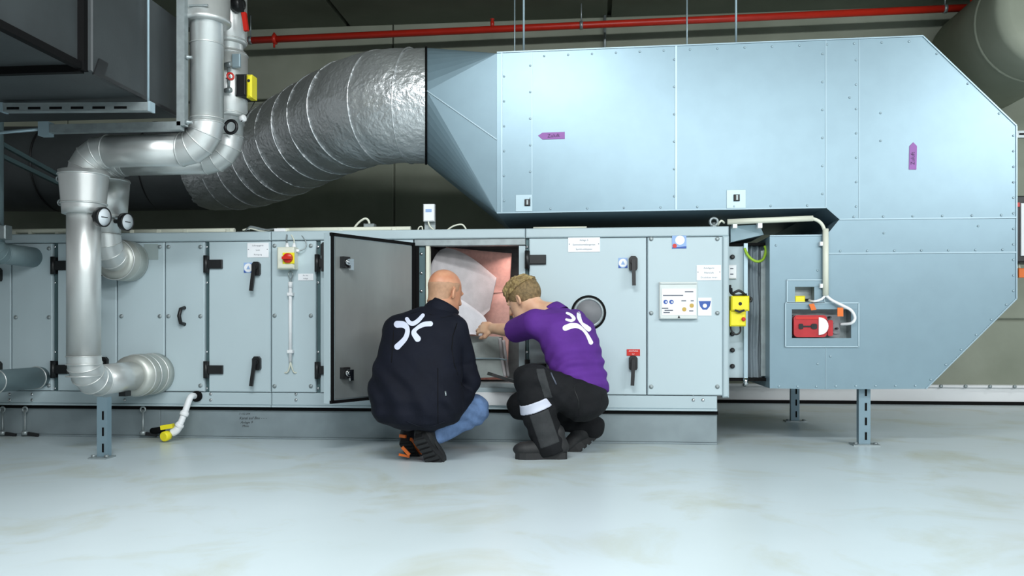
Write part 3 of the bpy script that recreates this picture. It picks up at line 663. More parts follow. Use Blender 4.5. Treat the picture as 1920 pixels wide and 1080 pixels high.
# actuator openings: cavity boxes and raised frames
def cavity(x0, x1, y0, y1, depth):
    a = P(x0, y1, YD); c = P(x1, y0, YD); g = 0.002; b = MB()
    X0, X1, Z0, Z1 = a.x-g, c.x+g, a.z-g, c.z+g; y0_, y1_ = YD+0.004, YD+depth
    b.add([(X0, y0_, Z0), (X1, y0_, Z0), (X1, y0_, Z1), (X0, y0_, Z1), (X0, y1_, Z0), (X1, y1_, Z0), (X1, y1_, Z1), (X0, y1_, Z1)],
          [(4, 5, 6, 7), (0, 1, 5, 4), (1, 2, 6, 5), (2, 3, 7, 6), (3, 0, 4, 7)])
    return b.build('recess', M['galvdark'], du)
def rframe(x0, x1, y0, y1, i0, i1, j0, j1):
    b = MB()
    for (a0, a1, b0, b1) in ((x0, x1, y0, j0), (x0, x1, j1, y1), (x0, i0, j0, j1), (i1, x1, j0, j1)):
        a = P(a0, b1, YD); c = P(a1, b0, YD); b.box(a.x, c.x, YD-0.010, YD-0.004, a.z, c.z)
    f = b.build('recess_frame', M['galv'], du)
    for q0, q1 in (((x0, y0), (x1, y0)), ((x0, y1), (x1, y1)), ((x0, y0), (x0, y1)), ((x1, y0), (x1, y1))):
        a = P(*q0, YD); c = P(*q1, YD)
        MB().bar((a.x, YD-0.011, a.z), (c.x, YD-0.011, c.z), 0.006, 0.006).build('rim', M['seam'], f)
cavity(1490, 1526, 538, 573, 0.07); cavity(1484, 1595, 580, 634, 0.09)
rframe(1475, 1545, 525, 567, 1490, 1526, 538, 567); rframe(1472, 1609, 568, 650, 1484, 1595, 580, 634)
# square-to-round transition: a flat triangle on each edge, a folded cone at each corner
rc = P(800, 200, 5.47); RR = 0.364
nr = Vector((1, 0.2, 0)).normalized(); br = Vector((-nr.y, nr.x, 0))   # br points away from the viewer
q = pp([(932, 100), (932, 400)]); xr = q[0][0]; zt_, zb_ = q[0][1], q[1][1]
cpt = lambda t: rc+br*(RR*math.cos(t))+Vector((0, 0, RR*math.sin(t)))
cor = [Vector((xr, YD+DD, zt_)), Vector((xr, YD, zt_)), Vector((xr, YD, zb_)), Vector((xr, YD+DD, zb_))]   # back top, front top, front bottom, back bottom
b = MB(); K = 10
for i in range(4):
    t0 = math.pi/2*i; vs = [cpt(t0+math.pi/2*k/K) for k in range(K+1)]+[cor[i]]
    b.add(vs, [(k, k+1, K+1) for k in range(K)])
    b.add([cpt(t0+math.pi/2), cor[i], cor[(i+1) % 4]], [(0, 2, 1)])
b.build('transition', M['galv'], du)
MB().bar(cpt(math.pi)+Vector((.004, -.006, 0)), (xr, YD-0.004, zt_+(zb_-zt_)*0.54), 0.008, 0.006).build('fold_line', M['seam'], du)
MB().torus(rc-nr*0.004, nr, RR+0.002, 0.008, 48, 6).build('collar', M['rubber'], du)

# ------------------------------------------------------------------ foil-wrapped round duct
fo = thing('foil_duct', P(620, 300, 6.0), 'crinkled silver foil wrapped round duct bending down to the left', 'duct')
path = [(800, 200, 5.47), (745, 200, 5.50), (690, 207, 5.62), (635, 227, 5.88), (580, 254, 6.18), (520, 285, 6.5), (455, 307, 6.75), (395, 312, 6.9)]
pts = bez([P(a, b_, c_) for a, b_, c_ in path], 14)
cs = []; ns = []; rs = []
for i, q in enumerate(pts):
    d = (pts[min(i+1, len(pts)-1)]-pts[max(i-1, 0)]).normalized()
    cs.append(q); ns.append(-nr if i == 0 else d); rs.append(RR)
b = MB().rings(cs, ns, rs, 72, False)
def vn(p, s):                     # cheap smooth 3-D noise from sines
    return math.sin(p[0]*s+1.3*math.sin(p[2]*s*0.7+0.5))*math.sin(p[1]*s*0.9+1.1*math.sin(p[0]*s*0.6))*math.cos(p[2]*s*1.1+0.8*math.sin(p[1]*s*0.8))
nv = []
for j in range(len(cs)):
    for i in range(72):
        v = Vector(b.v[j*72+i]); dirn = (v-cs[j]).normalized()
        a_ = 0.0 if j == 0 else 0.006*vn(v, 14)+0.004*vn(v, 33)+0.0025*vn(v, 70)
        nv.append(tuple(v+dirn*a_))
b.v = nv; b.build('foil_wrap', M['foil'], fo)
for j in (8, 20, 34, 44, 52, 60, 67, 73, 80, 87):
    MB().torus(cs[j], ns[j], RR+0.002, 0.0045, 64, 6).build('tape_band', M['foil'], fo)
# dark round duct carrying on to the left
bd = thing('dark_round_duct', P(200, 300, 6.9), 'dark insulated round duct behind the silver pipes at the left', 'duct')
q = P(395, 312, 6.9)
MB().tube([q+Vector((0.1, 0, 0)), q+Vector((-1.2, 0.02, 0.0)), q+Vector((-3.6, 0.05, 0.05))], RR*0.99, 48).build('duct_body', M['blackins'], bd)
for px in (300, 107, -30): MB().torus((XX(px, 6.9), 6.91, q.z+0.01), (1, 0, 0), RR, 0.008, 48, 6).build('joint_band', M['black'], bd)
for k, (p0, p1) in enumerate((((-60, 235), (112, 330)), ((-60, 262), (112, 345)))):
    tag(MB().bar(P(*p0, 5.6), P(*p1, 6.3), 0.03, 0.03).build('support_channel', M['post']),
        ['upper of two dark slanting steel channels at the far left', 'lower of two dark slanting steel channels at the far left'][k], 'channel', 'slanting channels at the left')

# ------------------------------------------------------------------ hanger rods of the duct
for px, y, r, lab in ((982, YD+0.06, 0.0065, 'bright steel hanger rod left end of the duct, nearer one'), (965, YD+1.3, 0.005, 'thin dark hanger rod behind the bright one at the left end of the duct'),
                      (1288, YD+1.3, 0.006, 'thin hanger rod behind the middle of the duct'), (1380, YD+0.06, 0.0065, 'bright steel hanger rod near the middle of the duct')):
    e = thing('hanger_rod', P(px, 90, y), lab, 'rod', 'hanger rods of the big duct')
    x = XX(px, y); z0 = ZZ(px, {982: 99, 965: 102, 1288: 86, 1380: 82}[px], YD)
    MB().cyl((x, y, z0), (x, y, ZC), r, 8).build('rod', M['seam'], e)
    MB().lathe((x, y, z0), (0, 0, 1), [(0, 0.014), (0.014, 0.014)], 6).build('nut', M['galvdark'], e)

# ------------------------------------------------------------------ red sprinkler pipe
sp = thing('sprinkler_pipe', P(1100, 45, 7.6), 'red sprinkler pipe running below the ceiling', 'pipe')
a = P(400, 79, 7.6); c = P(1880, 11.5, 7.6); d = (c-a)
MB().cyl(a, c, 0.031, 20).build('pipe', M['red'], sp)
MB().lathe(c, d, [(-0.02, 0.036), (0.0, 0.036), (0.006, 0.02)], 16).build('end_cap', M['red'], sp)
def on(px):
    t = (px-400)/1480.0; x = XX(px, 7.6); t = (x-a.x)/(c.x-a.x); return a+d*t
MB().lathe(on(512), d, [(0, 0.036), (0.005, 0.048), (0.028, 0.048), (0.034, 0.036)], 16).build('coupling', M['red'], sp)
MB().cyl(on(514)-Vector((0, 0, 0.075)), on(514)+Vector((0, 0, 0.06)), 0.010, 8).build('coupling_bolt', M['red'], sp)
for px in (923, 1823):
    q = on(px); MB().lathe(q, (0, 0, 1), [(0.02, 0.018), (0.07, 0.018), (0.075, 0.012), (0.085, 0.012), (0.087, 0.02), (0.093, 0.02)], 12).build('sprinkler_head', M['red'], sp)
for px in (470, 1090, 1772):
    q = on(px); MB().lathe(q-d.normalized()*0.014, d, [(0, 0.037), (0.028, 0.037)], 16).build('pipe_clamp', M['galvdark'], sp)
    MB().cyl(q+Vector((0, 0, 0.03)), (q.x, q.y, ZC), 0.006, 8).build('clamp_rod', M['galvdark'], sp)

# ------------------------------------------------------------------ black insulated duct at the upper left
XB = -2.16; zu, ztp = 1.79, 2.29
bk = thing('black_duct', (-3.2, 3.6, zu), 'black insulated rectangular duct hanging at the upper left', 'duct')
b = MB(); b.box(-4.6, XB, 3.5, 4.32, zu, ztp, 0.006); b.build('rear_section', M['blackins'], bk)
b = MB(); b.box(-4.55, -2.21, 0.9, 3.5, 1.815, ztp-0.03); b.build('front_section', M['blackins'], bk)
# black sealing strips where the sections meet and along the edge
b = MB(); b.bar((-4.6, 3.49, 1.80), (-2.2, 3.49, 1.80), 0.03, 0.035); b.bar((-2.195, 3.49, 1.79), (-2.195, 3.49, ztp), 0.035, 0.03, (1, 0, 0)); b.build('seal_strip', M['rubber'], bk)
b = MB(); b.bar((-2.205, 0.9, 1.81), (-2.205, 3.49, 1.81), 0.03, 0.03); b.build('seal_strip', M['rubber'], bk)
MB().bar((XB-0.003, 3.52, zu), (XB-0.003, 4.32, zu), 0.016, 0.016).build('edge_tape', M['black'], bk)
MB().obox((XB+0.003, 3.56, zu+0.03), (0.003, 0, 0), (0, 0.035, 0.0), (0, 0.02, 0.04)).build('torn_flap', M['black'], bk)
def channel(name, a, c, label, group, w=0.041, end=True):
    e = thing(name, a, label, 'channel', group); a = Vector(a); c = Vector(c)
    MB().bar(a, c, w, w).build('rail', M['galvdark'], e)
    d = (c-a).normalized(); L = (c-a).length
    b = MB(); k = 0
    while k*0.11+0.06 < L-0.06:
        q = a+d*(k*0.11+0.06); b.obox(q+Vector((0, -w/2-0.0005, -0.006)), d*0.032, (0, 0.001, 0), (0, 0, 0.006)); k += 1
    tag(b.build('slots', M['rubber'], e), kind='stuff')
    if end:
        for q in (a, c): MB().obox(q, d*0.006, (0, w/2+0.003, 0), (0, 0, w/2+0.003)).build('end_cap', M['seam'], e)
    return e
s1 = channel('support_channel', P(8, 203, 3.92), P(284, 201, 3.92), 'slotted steel channel under the black duct, the nearer one', 'channels under the black duct')
xr_ = XX(278, 3.92)
e = thing('threaded_rod', (xr_, 3.92, zu), 'bright threaded rod hanging beside the black duct', 'rod')
MB().cyl((xr_, 3.92, zu-0.06), (xr_, 3.92, ZC), 0.006, 10).build('rod', M['seam'], e)
MB().lathe((xr_, 3.92, zu-0.05), (0, 0, 1), [(0, 0.013), (0.012, 0.013)], 6).build('nut', M['seam'], e)
fr = thing('pipe_frame', P(340, 240, 4.2), 'grey L shaped steel support frame beside the silver pipe', 'support frame')
a = P(80, 240, 4.16); c = P(342, 240, 4.16); c.z = a.z = (a.z+c.z)/2
MB().bar(a, c, 0.042, 0.042).build('beam', M['galvdark'], fr)
MB().obox(a+Vector((0.02, -0.003, 0.0)), (0.028, 0, 0), (0, 0.024, 0), (0, 0, 0.036)).build('end_cap', M['seam'], fr)
MB().bar(c, (c.x, c.y, ZC), 0.042, 0.042, (1, 0, 0)).build('upright', M['galvdark'], fr)
for z in (c.z+0.02, c.z+0.35, c.z+0.7): MB().lathe((c.x+0.021, c.y, z), (1, 0, 0), [(0, 0.014), (0.01, 0.014), (0.018, 0.008), (0.03, 0.008)], 6).build('bolt', M['galvdark'], fr)
tag(MB().cyl(P(-40, 252, 4.16), P(76, 242, 4.16), 0.009, 8).build('tie_rod', M['seam']), 'pale tie rod running left from the support frame', 'rod')

# ------------------------------------------------------------------ clad pipes
def clad(parent, pts, r, R, m='alu', nseg=4):
    pts = [Vector(p) for p in pts]; segs = []; cur = pts[0]
    for i in range(1, len(pts)-1):
        d0 = (pts[i]-pts[i-1]).normalized(); d1 = (pts[i+1]-pts[i]).normalized()
        a = pts[i]-d0*R; c = pts[i]+d1*R
        MB().cyl(cur, a, r, 40).build('pipe_section', M[m], parent)
        ce = a+d1*R; arc = []
        for k in range(nseg+1):
            t = (math.pi/2)*k/nseg; arc.append(ce-d1*(R*math.cos(t))+d0*(R*math.sin(t)))
        b = MB(); bs = MB()
        tang = [d0*math.cos(math.pi/2*k/nseg)+d1*math.sin(math.pi/2*k/nseg) for k in range(nseg+1)]
        for k in range(nseg):
            b.rings([arc[k], arc[k+1]], [tang[k], tang[k+1]], [r*1.01, r*1.01], 40, False, up=d0.cross(d1))
        el = b.build('elbow', M[m], parent)
        for k in range(nseg+1): bs.torus(arc[k], tang[k], r*1.012, 0.0035, 40, 6)
        tag(bs.build('seam_beads', M[m], el), kind='stuff')
        cur = c
    MB().cyl(cur, pts[-1], r, 40).build('pipe_section', M[m], parent)
def band(parent, c, d, r, w=0.004): MB().torus(c, d, r, w, 40, 6).build('bead', M['alu'], parent)
Z = Vector((0, 0, 1)); R1 = 0.084
X1, Y1 = -2.688, 4.28; XU = XX(388, Y1); zh = 1.612
p1 = thing('insulated_pipe', (X1, Y1, 0.3), 'front silver clad pipe with elbows in front of the unit', 'pipe', 'silver clad pipes')
clad(p1, [(XU, Y1, ZC), (XU, Y1, zh), (X1, Y1, zh), (X1, Y1, 0.395), (X1, 4.80, 0.40)], R1, 0.135)
zs0, zs1 = ZZ(152, 402, Y1), ZZ(150, 322, Y1)
MB().lathe((X1, Y1, zs0), Z, [(0, R1*0.9), (0.0, 0.106), (0.03, 0.108), (zs1-zs0-0.03, 0.122), (zs1-zs0, 0.125), (zs1-zs0+0.004, 0.10)], 40).build('insulation_sleeve', M['alu'], p1)
for t, r in ((0.055, 0.112), (zs1-zs0-0.02, 0.124)): band(p1, (X1, Y1, zs0+t), Z, r, 0.005)
for z in (zs0+0.06, zs1-0.04):
    q = Vector((X1-0.112-(0.008 if z > zs0+0.1 else 0), Y1-0.03, z)); MB().torus(q, (0, 1, 0), 0.014, 0.005, 14, 6).build('buckle', M['galvdark'], p1)
zq = ZZ(388, 46, Y1)
MB().lathe((XU, Y1, zq), Z, [(0, R1), (0.0, 0.116), (0.006, 0.122), (0.02, 0.122), (0.026, 0.117), (ZC-zq, 0.117)], 40).build('insulation_sleeve', M['alu'], p1)
MB().obox((XU+0.01, Y1-0.118, zq+0.055), (0.05, 0, 0), (0, 0.006, 0), (0, 0, 0.004)).build('label_holder', M['galvdark'], p1)
for py in (85, 224): band(p1, (XU, Y1, ZZ(388, py, Y1)), Z, R1+0.001)
for py in (683, 705): band(p1, (X1, Y1, ZZ(157, py, Y1)), Z, R1+0.001)
MB().lathe((X1, 4.74, 0.40), (0, 1, 0), [(0, R1), (0.0, 0.118), (0.09, 0.122), (0.095, 0.126), (0.115, 0.126), (0.12, 0.121), (0.21, 0.121), (0.215, 0.126), (0.275, 0.126)], 40).build('flange_sleeve', M['alu2'], p1)
for y in (4.8, 4.87, 4.95): band(p1, (X1, y, 0.40), (0, 1, 0), 0.1225)
MB().obox((X1+0.01, 4.66, 0.40-R1-0.012), (0.02, 0, 0), (0, 0.03, 0), (0, 0, 0.014)).build('drain_valve', M['black'], p1)
# gauge on pipe 1 and pipe 2
def gauge(parent, px, py, Y, stem_to):
    q = P(px, py, Y); ax = Vector((0.98, -0.18, -0.10)).normalized()
    g = MB().lathe(q, ax, [(-0.03, 0.012), (-0.022, 0.05), (0.0, 0.052), (0.010, 0.052), (0.012, 0.046), (0.006, 0.045)], 28).build('thermometer', M['black'], parent)
    MB().lathe(q+ax*0.007, ax, [(0, 0.045), (0.001, 0.0449), (0.002, 0.001)], 28).build('dial', M['gaugeface'], g)
    side = Vector((0.18, 0.98, 0)).normalized()
    MB().obox(q+ax*0.0105, side*0.022, ax*0.001, Vector((0, 0, 0.002))).build('needle', M['inkblack'], g)
    MB().cyl(q-ax*0.02, stem_to, 0.012, 10).build('stem', M['black'], g)
gauge(p1, 193, 407, Y1-0.06, Vector((X1, Y1, ZZ(190, 404, Y1))))
X2, Y2 = -2.85, 4.75; XU2 = XX(428, Y2); zh2 = 1.655
p2 = thing('insulated_pipe', (X2, Y2, 1.0), 'rear silver clad pipe with valve and actuator behind the front one', 'pipe', 'silver clad pipes')
zf2 = ZZ(240, 490, 5.0)
clad(p2, [(XU2, Y2, ZC), (XU2, Y2, zh2), (X2, Y2, zh2), (X2, Y2, zf2+0.01), (X2, 4.98, zf2)], R1, 0.125)
zs0, zs1 = ZZ(205, 410, Y2), ZZ(205, 337, Y2)
MB().lathe((X2, Y2, zs0), Z, [(0, R1*0.9), (0.0, 0.118), (zs1-zs0, 0.134), (zs1-zs0+0.004, 0.10)], 40).build('insulation_sleeve', M['alu'], p2)
band(p2, (X2, Y2, zs0+0.01), Z, 0.1185); band(p2, (X2, Y2, zs1-0.01), Z, 0.1335)
gauge(p2, 237, 416, Y2-0.06, Vector((X2, Y2, ZZ(225, 414, Y2))))
MB().lathe((X2, 4.84, zf2), (0, 1, 0), [(0, R1), (0.0, 0.115), (0.05, 0.119), (0.055, 0.124), (0.17, 0.124)], 40).build('flange_sleeve', M['alu2'], p2)
for y in (4.85, 4.92, 5.0): band(p2, (X2, y, zf2), (0, 1, 0), 0.121)
for (py0, py1, r) in ((85, -25, 0.105), (222, 98, 0.108)):
    z0, z1 = ZZ(430, py0, Y2), ZZ(430, py1, Y2)
    MB().lathe((XU2, Y2, z0), Z, [(0, R1*0.9), (0.0, r-0.01), (0.012, r), (z1-z0-0.012, r), (z1-z0, r-0.01), (z1-z0, R1*0.9)], 40).build('insulation_sleeve', M['alu'], p2)
    for z in (z0+0.02, z1-0.02): band(p2, (XU2, Y2, z), Z, r+0.001)
q = P(432, 143, Y2-0.14)
MB().torus(q, (0.7, -0.7, 0), 0.018, 0.006, 18, 6).build('valve_wheel', M['redplastic'], p2)
MB().cyl(q, q+Vector((-0.05, 0.05, 0)), 0.006, 8).build('valve_stem', M['galvdark'], p2)
b = MB(); b.tube([P(429, 120, Y2-.13), P(429, 170, Y2-.13)], 0.008, 8)
for py in (122, 170): b.lathe(P(429, py, Y2-.13)+Vector((-0.02, 0.0, 0)), (1, -0.4, 0), [(0, 0.014), (0.04, 0.016), (0.046, 0.01)], 10)
b.build('bleed_pipe', M['galvdark'], p2)
qa = P(462, 167, Y2); MB().box(qa.x-0.03, qa.x+0.035, Y2-0.09, Y2+0.04, qa.z-0.062, qa.z+0.062, 0.01).build('actuator_body', M['black'], p2)
qb = P(478, 167, Y2-0.03); ya = MB().box(qb.x-0.024, qb.x+0.008, Y2-0.10, Y2-0.02, qb.z-0.065, qb.z+0.065, 0.010).build('actuator_cover', M['yellow'], p2)
disc(qb.x-0.008, Y2-0.1006, qb.z+0.028, 0.009, 14).build('actuator_mark', M['inkblack'], ya)
MB().box(P(451, 0, Y2).x-0.005, P(464, 0, Y2).x, Y2-0.11, Y2-0.09, ZZ(455, 136, Y2), ZZ(455, 112, Y2), 0.003).build('tag_plate', M['seam'], p2)
MB().tube(bez([P(478, 190, Y2), P(468, 208, Y2), P(458, 222, Y2-.05), P(452, 228, Y2-.08)], 5), 0.003, 6).build('cable', M['black'], p2)
MB().lathe(P(456, 222, Y2-.06), (1, -0.3, 0.2), [(-0.02, 0.018), (0.01, 0.02), (0.014, 0.012)], 12).build('clip', M['white'], p2)
q = P(433, 238, Y2-0.12); MB().torus(q, (0.1, 1, 0), 0.036, 0.009, 26, 8).build('cable_coil', M['black'], p2)
q = P(446, 8, Y2-0.09); MB().sphere(q, 0.045).build('valve_body', M['black'], p2)
MB().bar(P(450, 0, Y2-.13), P(462, 58, Y2-.13), 0.012, 0.018).build('lever', M['black'], p2)
MB().bar(P(457.5, 24, Y2-.14), P(462, 58, Y2-.14), 0.022, 0.024).build('lever_grip', M['redplastic'], p2)
# slim stand under the front pipe
def stand(px0, px1, py_top, Y, label, group, base=0.075, slots=True, top=None):
    xm = XX((px0+px1)/2, Y); w = (XX(px1, Y)-XX(px0, Y)); z1 = ZZ(px0, py_top, Y) if top is None else top
    e = thing('steel_stand', (xm, Y, 0), label, 'support', group)
    MB().box(xm-base, xm+base, Y-0.05, Y+0.05, 0, 0.008).build('foot_plate', M['galvdark'], e)
    b = MB(); b.box(xm-w/2, xm+w/2, Y-0.002, Y, 0.008, z1); b.box(xm-w/2, xm-w/2+0.003, Y, Y+0.04, 0.008, z1); b.box(xm+w/2-0.003, xm+w/2, Y, Y+0.04, 0.008, z1)
    b.build('channel', M['galv'], e)
    k = 0
    while slots and 0.03+k*0.085 < z1-0.04:
        MB().box(xm+w*0.02, xm+w*0.2, Y-0.004, Y-0.002, 0.03+k*0.085, 0.03+k*0.085+0.045).build('slot', M['rubber'], e); k += 1
    for s_ in (-1, 1): MB().lathe((xm+s_*base*0.75, Y-0.02, 0.008), Z, [(0, 0.012), (0.01, 0.012)], 6).build('anchor_bolt', M['galvdark'], e)
    return e
stand(182, 201, 748, 4.24, 'slotted steel leg under the elbow of the front silver pipe', 'slotted support legs', 0.048, top=0.318)
stand(1610, 1632, 731, YD+0.07, 'slotted steel leg under the duct, right front one', 'slotted support legs', top=ZZ(1620, 730, YD))
stand(1483, 1499, 731, YD+1.32, 'slotted steel leg under the duct, the farther one', 'slotted support legs', top=ZZ(1500, 730, YD)-0.004)
# dull grey pipes at the left edge
XG = -3.487
g1 = thing('grey_pipe', (XG, 4.65, 1.0), 'dull grey pipe elbow into the unit at the upper left edge', 'pipe', 'dull grey pipes at the left edge')
zg = ZZ(58, 482, 5.0)
clad(g1, [(XG, 4.65, ZC), (XG, 4.65, zg), (XG, YA+0.0, zg)], 0.062, 0.085, 'bluepipe')
MB().box(XG+0.05, XG+0.12, 4.6, 4.66, zg+0.07, zg+0.15, 0.006).build('bracket', M['galvdark'], g1)
g2 = thing('grey_pipe', (-3.44, 4.3, 0.4), 'dull grey horizontal pipe into the unit at the lower left edge', 'pipe', 'dull grey pipes at the left edge')
zg = ZZ(70, 708, 5.0)
MB().cyl((-3.44, 3.9, zg), (-3.44, YA, zg), 0.066, 36).build('pipe_section', M['bluepipe'], g2)
for y in (4.62, 4.98): band(g2, (-3.44, y, zg), (0, 1, 0), 0.067)

# ------------------------------------------------------------------ flexible connector between unit and duct
fc = thing('flexible_connector', P(1405, 715, YA+.2), 'recessed grey flexible connector between unit and duct', 'connector')
def fb(x0, x1, y0, y1, Y, dep, name, m, bev=0.0):
    a = P(x0, y1, Y); c = P(x1, y0, Y); return MB().box(a.x, c.x, Y, Y+dep, a.z, c.z, bev).build(name, M[m], fc)
yk = YA+0.16
fb(1345, 1396, 462, 708, yk, 0.03, 'end_panel', 'rail')
for py in (482, 626, 656.5, 686.5): MB().lathe(P(1373, py, yk), (0, -1, 0), [(0, 0.014), (0.012, 0.014), (0.018, 0.008)], 14).build('plug', M['black'], fc)
fb(1395, 1402, 456, 712, yk-0.03, 0.05, 'rail', 'seam'); MB().lathe(P(1398, 715, yk-.03), (0, 0, -1), [(-0.02, 0.016), (0.02, 0.016), (0.024, 0.01)], 6).build('nut', M['chrome'], fc)
# cloth with soft vertical folds
b = MB(); vs = []; fs = []; nx, nz = 22, 14
for i in range(nx):
    for k in range(nz):
        q = P(1400+(1442-1400)*i/(nx-1), 462+(708-462)*k/(nz-1), yk+0.05)
        vs.append((q.x, yk+0.05+0.012*math.sin(i*1.1+0.3*math.sin(k*0.7))+0.006*math.sin(k*0.9+i), q.z))
for i in range(nx-1):
    for k in range(nz-1): fs.append((i*nz+k, i*nz+k+1, (i+1)*nz+k+1, (i+1)*nz+k))
b.add(vs, fs, True); b.build('canvas', M['cloth'], fc)
fb(1427, 1436, 470, 705, yk+0.0, 0.03, 'frame_strip', 'galvdark')
fb(1340, 1445, 709, 714, yk-0.02, 0.3, 'bottom_flange', 'rubber')
fb(1340, 1445, 455, 461, yk-0.0, 0.3, 'top_flange', 'rubber')
b = MB(); a0 = P(1370, 424, YA+.06); a1 = P(1424, 421, YA+.06); a2 = P(1432, 440, YA+.10); a3 = P(1370, 454, YA+.10)
b.add([a0, a1, a2, a3, a0+Vector((0, .5, 0)), a1+Vector((0, .5, 0)), a2+Vector((0, .4, 0)), a3+Vector((0, .4, 0))], [(0, 3, 2, 1), (4, 5, 6, 7), (0, 1, 5, 4), (1, 2, 6, 5), (2, 3, 7, 6), (3, 0, 4, 7)]); b.build('cover_tray', M['seam'], fc)
MB().tube(bez([P(1396, 466, yk-.03), P(1404, 481, yk-.05), P(1418, 490, yk-.06), P(1431, 486, yk-.05), P(1436, 470, yk-.02), P(1434, 462, yk)], 6), 0.008, 10).build('earth_cable', M['green'], fc)
e = thing('wall_outlet', P(1374, 523, yk), 'white double socket beside the connector', 'socket')
a = P(1364, 523, yk); c = P(1380, 497, yk); MB().box(a.x, c.x, yk-0.02, yk, a.z, c.z, 0.004).build('body', M['white'], e)
for py in (503.5, 514): q = P(1372.5, py, yk-.0205); MB().box(q.x-0.01, q.x+0.008, yk-0.022, yk-0.02, q.z-0.003, q.z+0.003).build('slot', M['ink'], e)
e = thing('repair_switch', P(1386, 612, YA+.02), 'yellow safety switch box with a red button and black cables', 'switch')
yv = YA+0.03
a = P(1370, 583, yv); c = P(1403.5, 555, yv); u = MB().box(a.x, c.x, yv-0.03, yv+0.07, a.z, c.z, 0.007).build('upper_box', M['yellow'], e)
q = P(1388, 569.5, yv-.031); disc(q.x, q.y, q.z, 0.010, 14).build('keyhole', M['inkblack'], u)
a = P(1368, 612, yv); c = P(1398, 582, yv); l = MB().box(a.x, c.x, yv-0.015, yv+0.07, a.z, c.z, 0.007).build('lower_box', M['yellow'], e)
q = P(1394, 598.5, yv-.015); MB().lathe(q, (0, -1, 0), [(0, 0.012), (0.012, 0.011), (0.014, 0.007)], 14).build('button', M['redplastic'], l)
for s_ in (-1, 1): MB().bar(P(1387, 585, yv-.034), P(1387+s_*9, 581.5, yv-.034), 0.006, 0.012).build('notch', M['inkblack'], u)
MB().tube(bez([P(1371, 541, yv), P(1373, 550, yv-.02), P(1385, 545, yv-.03), P(1394, 550, yv-.02), P(1400, 556, yv), P(1409, 560, yv), P(1406, 566, yv)], 6), 0.0075, 8).build('cable', M['black'], e)
MB().tube(bez([P(1369, 535, yv+.02), P(1370, 548, yv+.0), P(1380, 554, yv-.01), P(1400, 552, yv)], 6), 0.007, 8).build('cable', M['black'], e)
MB().tube(bez([P(1369, 610, yv), P(1373, 623, yv), P(1381, 627, yv), P(1388, 622, yv), P(1388, 612, yv)], 6), 0.005, 8).build('cable', M['black'], e)
MB().lathe(P(1405, 563, yv+.02), (1, 0, 0.2), [(-0.02, 0.012), (0.01, 0.014), (0.016, 0.008)], 10).build('gland', M['black'], e)
# ivory conduit from the unit roof to the actuators
e = thing('actuator_conduit', P(1548, 556, YD-.03), 'ivory conduit curving from the unit roof down to the red actuator', 'conduit')
yc = YD-0.03
MB().cyl(P(1364, 416, yc), P(1524, 409.5, yc), 0.0165, 16).build('pipe', M['ivory'], e)
MB().tube(bez([P(1522, 409.5, yc), P(1534, 414, yc), P(1542, 422, yc), P(1546, 432, yc)], 6), 0.010, 12).build('bend', M['ivory'], e)
MB().cyl(P(1548, 429, yc), P(1548, 554, yc), 0.0165, 16).build('pipe', M['ivory'], e)
for py in (457, 536): q = P(1541.5, py, yc); MB().box(q.x-0.012, q.x+0.012, yc-0.005, YD-0.004, q.z-0.012, q.z+0.012, 0.002).build('clip', M['white'], e)
for px in (1378, 1425): q = P(px, 421, yc); MB().box(q.x-0.012, q.x+0.012, yc-0.006, yc+0.05, q.z-0.02, q.z+0.014).build('clip', M['white'], e)
MB().tube(bez([P(1358, 418, yc+.02), P(1353, 414, yc), P(1349, 417, yc), P(1346, 422, yc+.02)], 5), 0.006, 8).build('cable', M['ivory'], e)
MB().tube(bez([P(1548, 553, yc), P(1560, 563, yc-.01), P(1580, 573, yc-.02), P(1596, 582, yc-.02), P(1603, 596, yc-.01), P(1596, 606, yc+.0), P(1577, 608, YD+.02)], 7), 0.0085, 10).build('cable', M['white'], e)
MB().tube(bez([P(1548, 553, yc), P(1540, 561, yc-.005), P(1526, 565, yc), P(1516, 563, YD+.03)], 7), 0.007, 10).build('cable', M['white'], e)
# red actuator
e = thing('damper_actuator', P(1530, 633, YD+.02), 'red damper actuator with a white half disc in its recess', 'actuator')
def rbox(x0, x1, y0, y1, Y0, Y1, m, name, rad=6):
    pts = []
    for cx_, cy_, a0 in ((x1-rad, y0+rad, -90), (x1-rad, y1-rad, 0), (x0+rad, y1-rad, 90), (x0+rad, y0+rad, 180)):
        for k in range(5): t = math.radians(a0+k*22.5); pts.append((cx_+rad*math.cos(t), cy_+rad*math.sin(t)))
    return MB().prism(pp(pts, YD), Y0, Y1).build(name, M[m], e)
rbox(1486, 1578, 590, 633, YD+0.03, YD+0.085, 'glass', 'base', 8)
rbox(1487, 1549, 591, 632, YD-0.02, YD+0.05, 'redclear', 'housing', 7)
rbox(1490, 1545, 594, 599, YD-0.024, YD-0.02, 'redplastic', 'ridge', 2)
rbox(1496, 1504, 607, 617, YD-0.026, YD-0.02, 'patch', 'slot', 2); rbox(1503, 1520, 610.5, 613.5, YD-0.024, YD-0.02, 'patch', 'slot', 1); rbox(1519, 1530, 607, 617, YD-0.026, YD-0.02, 'patch', 'slot', 3)
rbox(1552, 1562, 600, 630, YD+0.0, YD+0.04, 'redclear', 'terminal', 3)
pts = [(1533, 595), (1533, 628)]+[(1536+15*math.cos(t), 611.5+16*math.sin(t)) for t in [math.radians(a) for a in range(85, -86, -17)]]
MB().prism(pp(pts, YD), YD-0.028, YD+0.0).build('half_disc', M['white'], e)
rbox(1563, 1576, 606, 626, YD+0.02, YD+0.05, 'glass', 'cover', 4)
for px, py in ((1553, 595), (1566, 616)): MB().lathe(P(px, py, YD+.03), (0, -1, 0), [(0, 0.006), (0.05, 0.006)], 8).build('screw', M['black'], e)
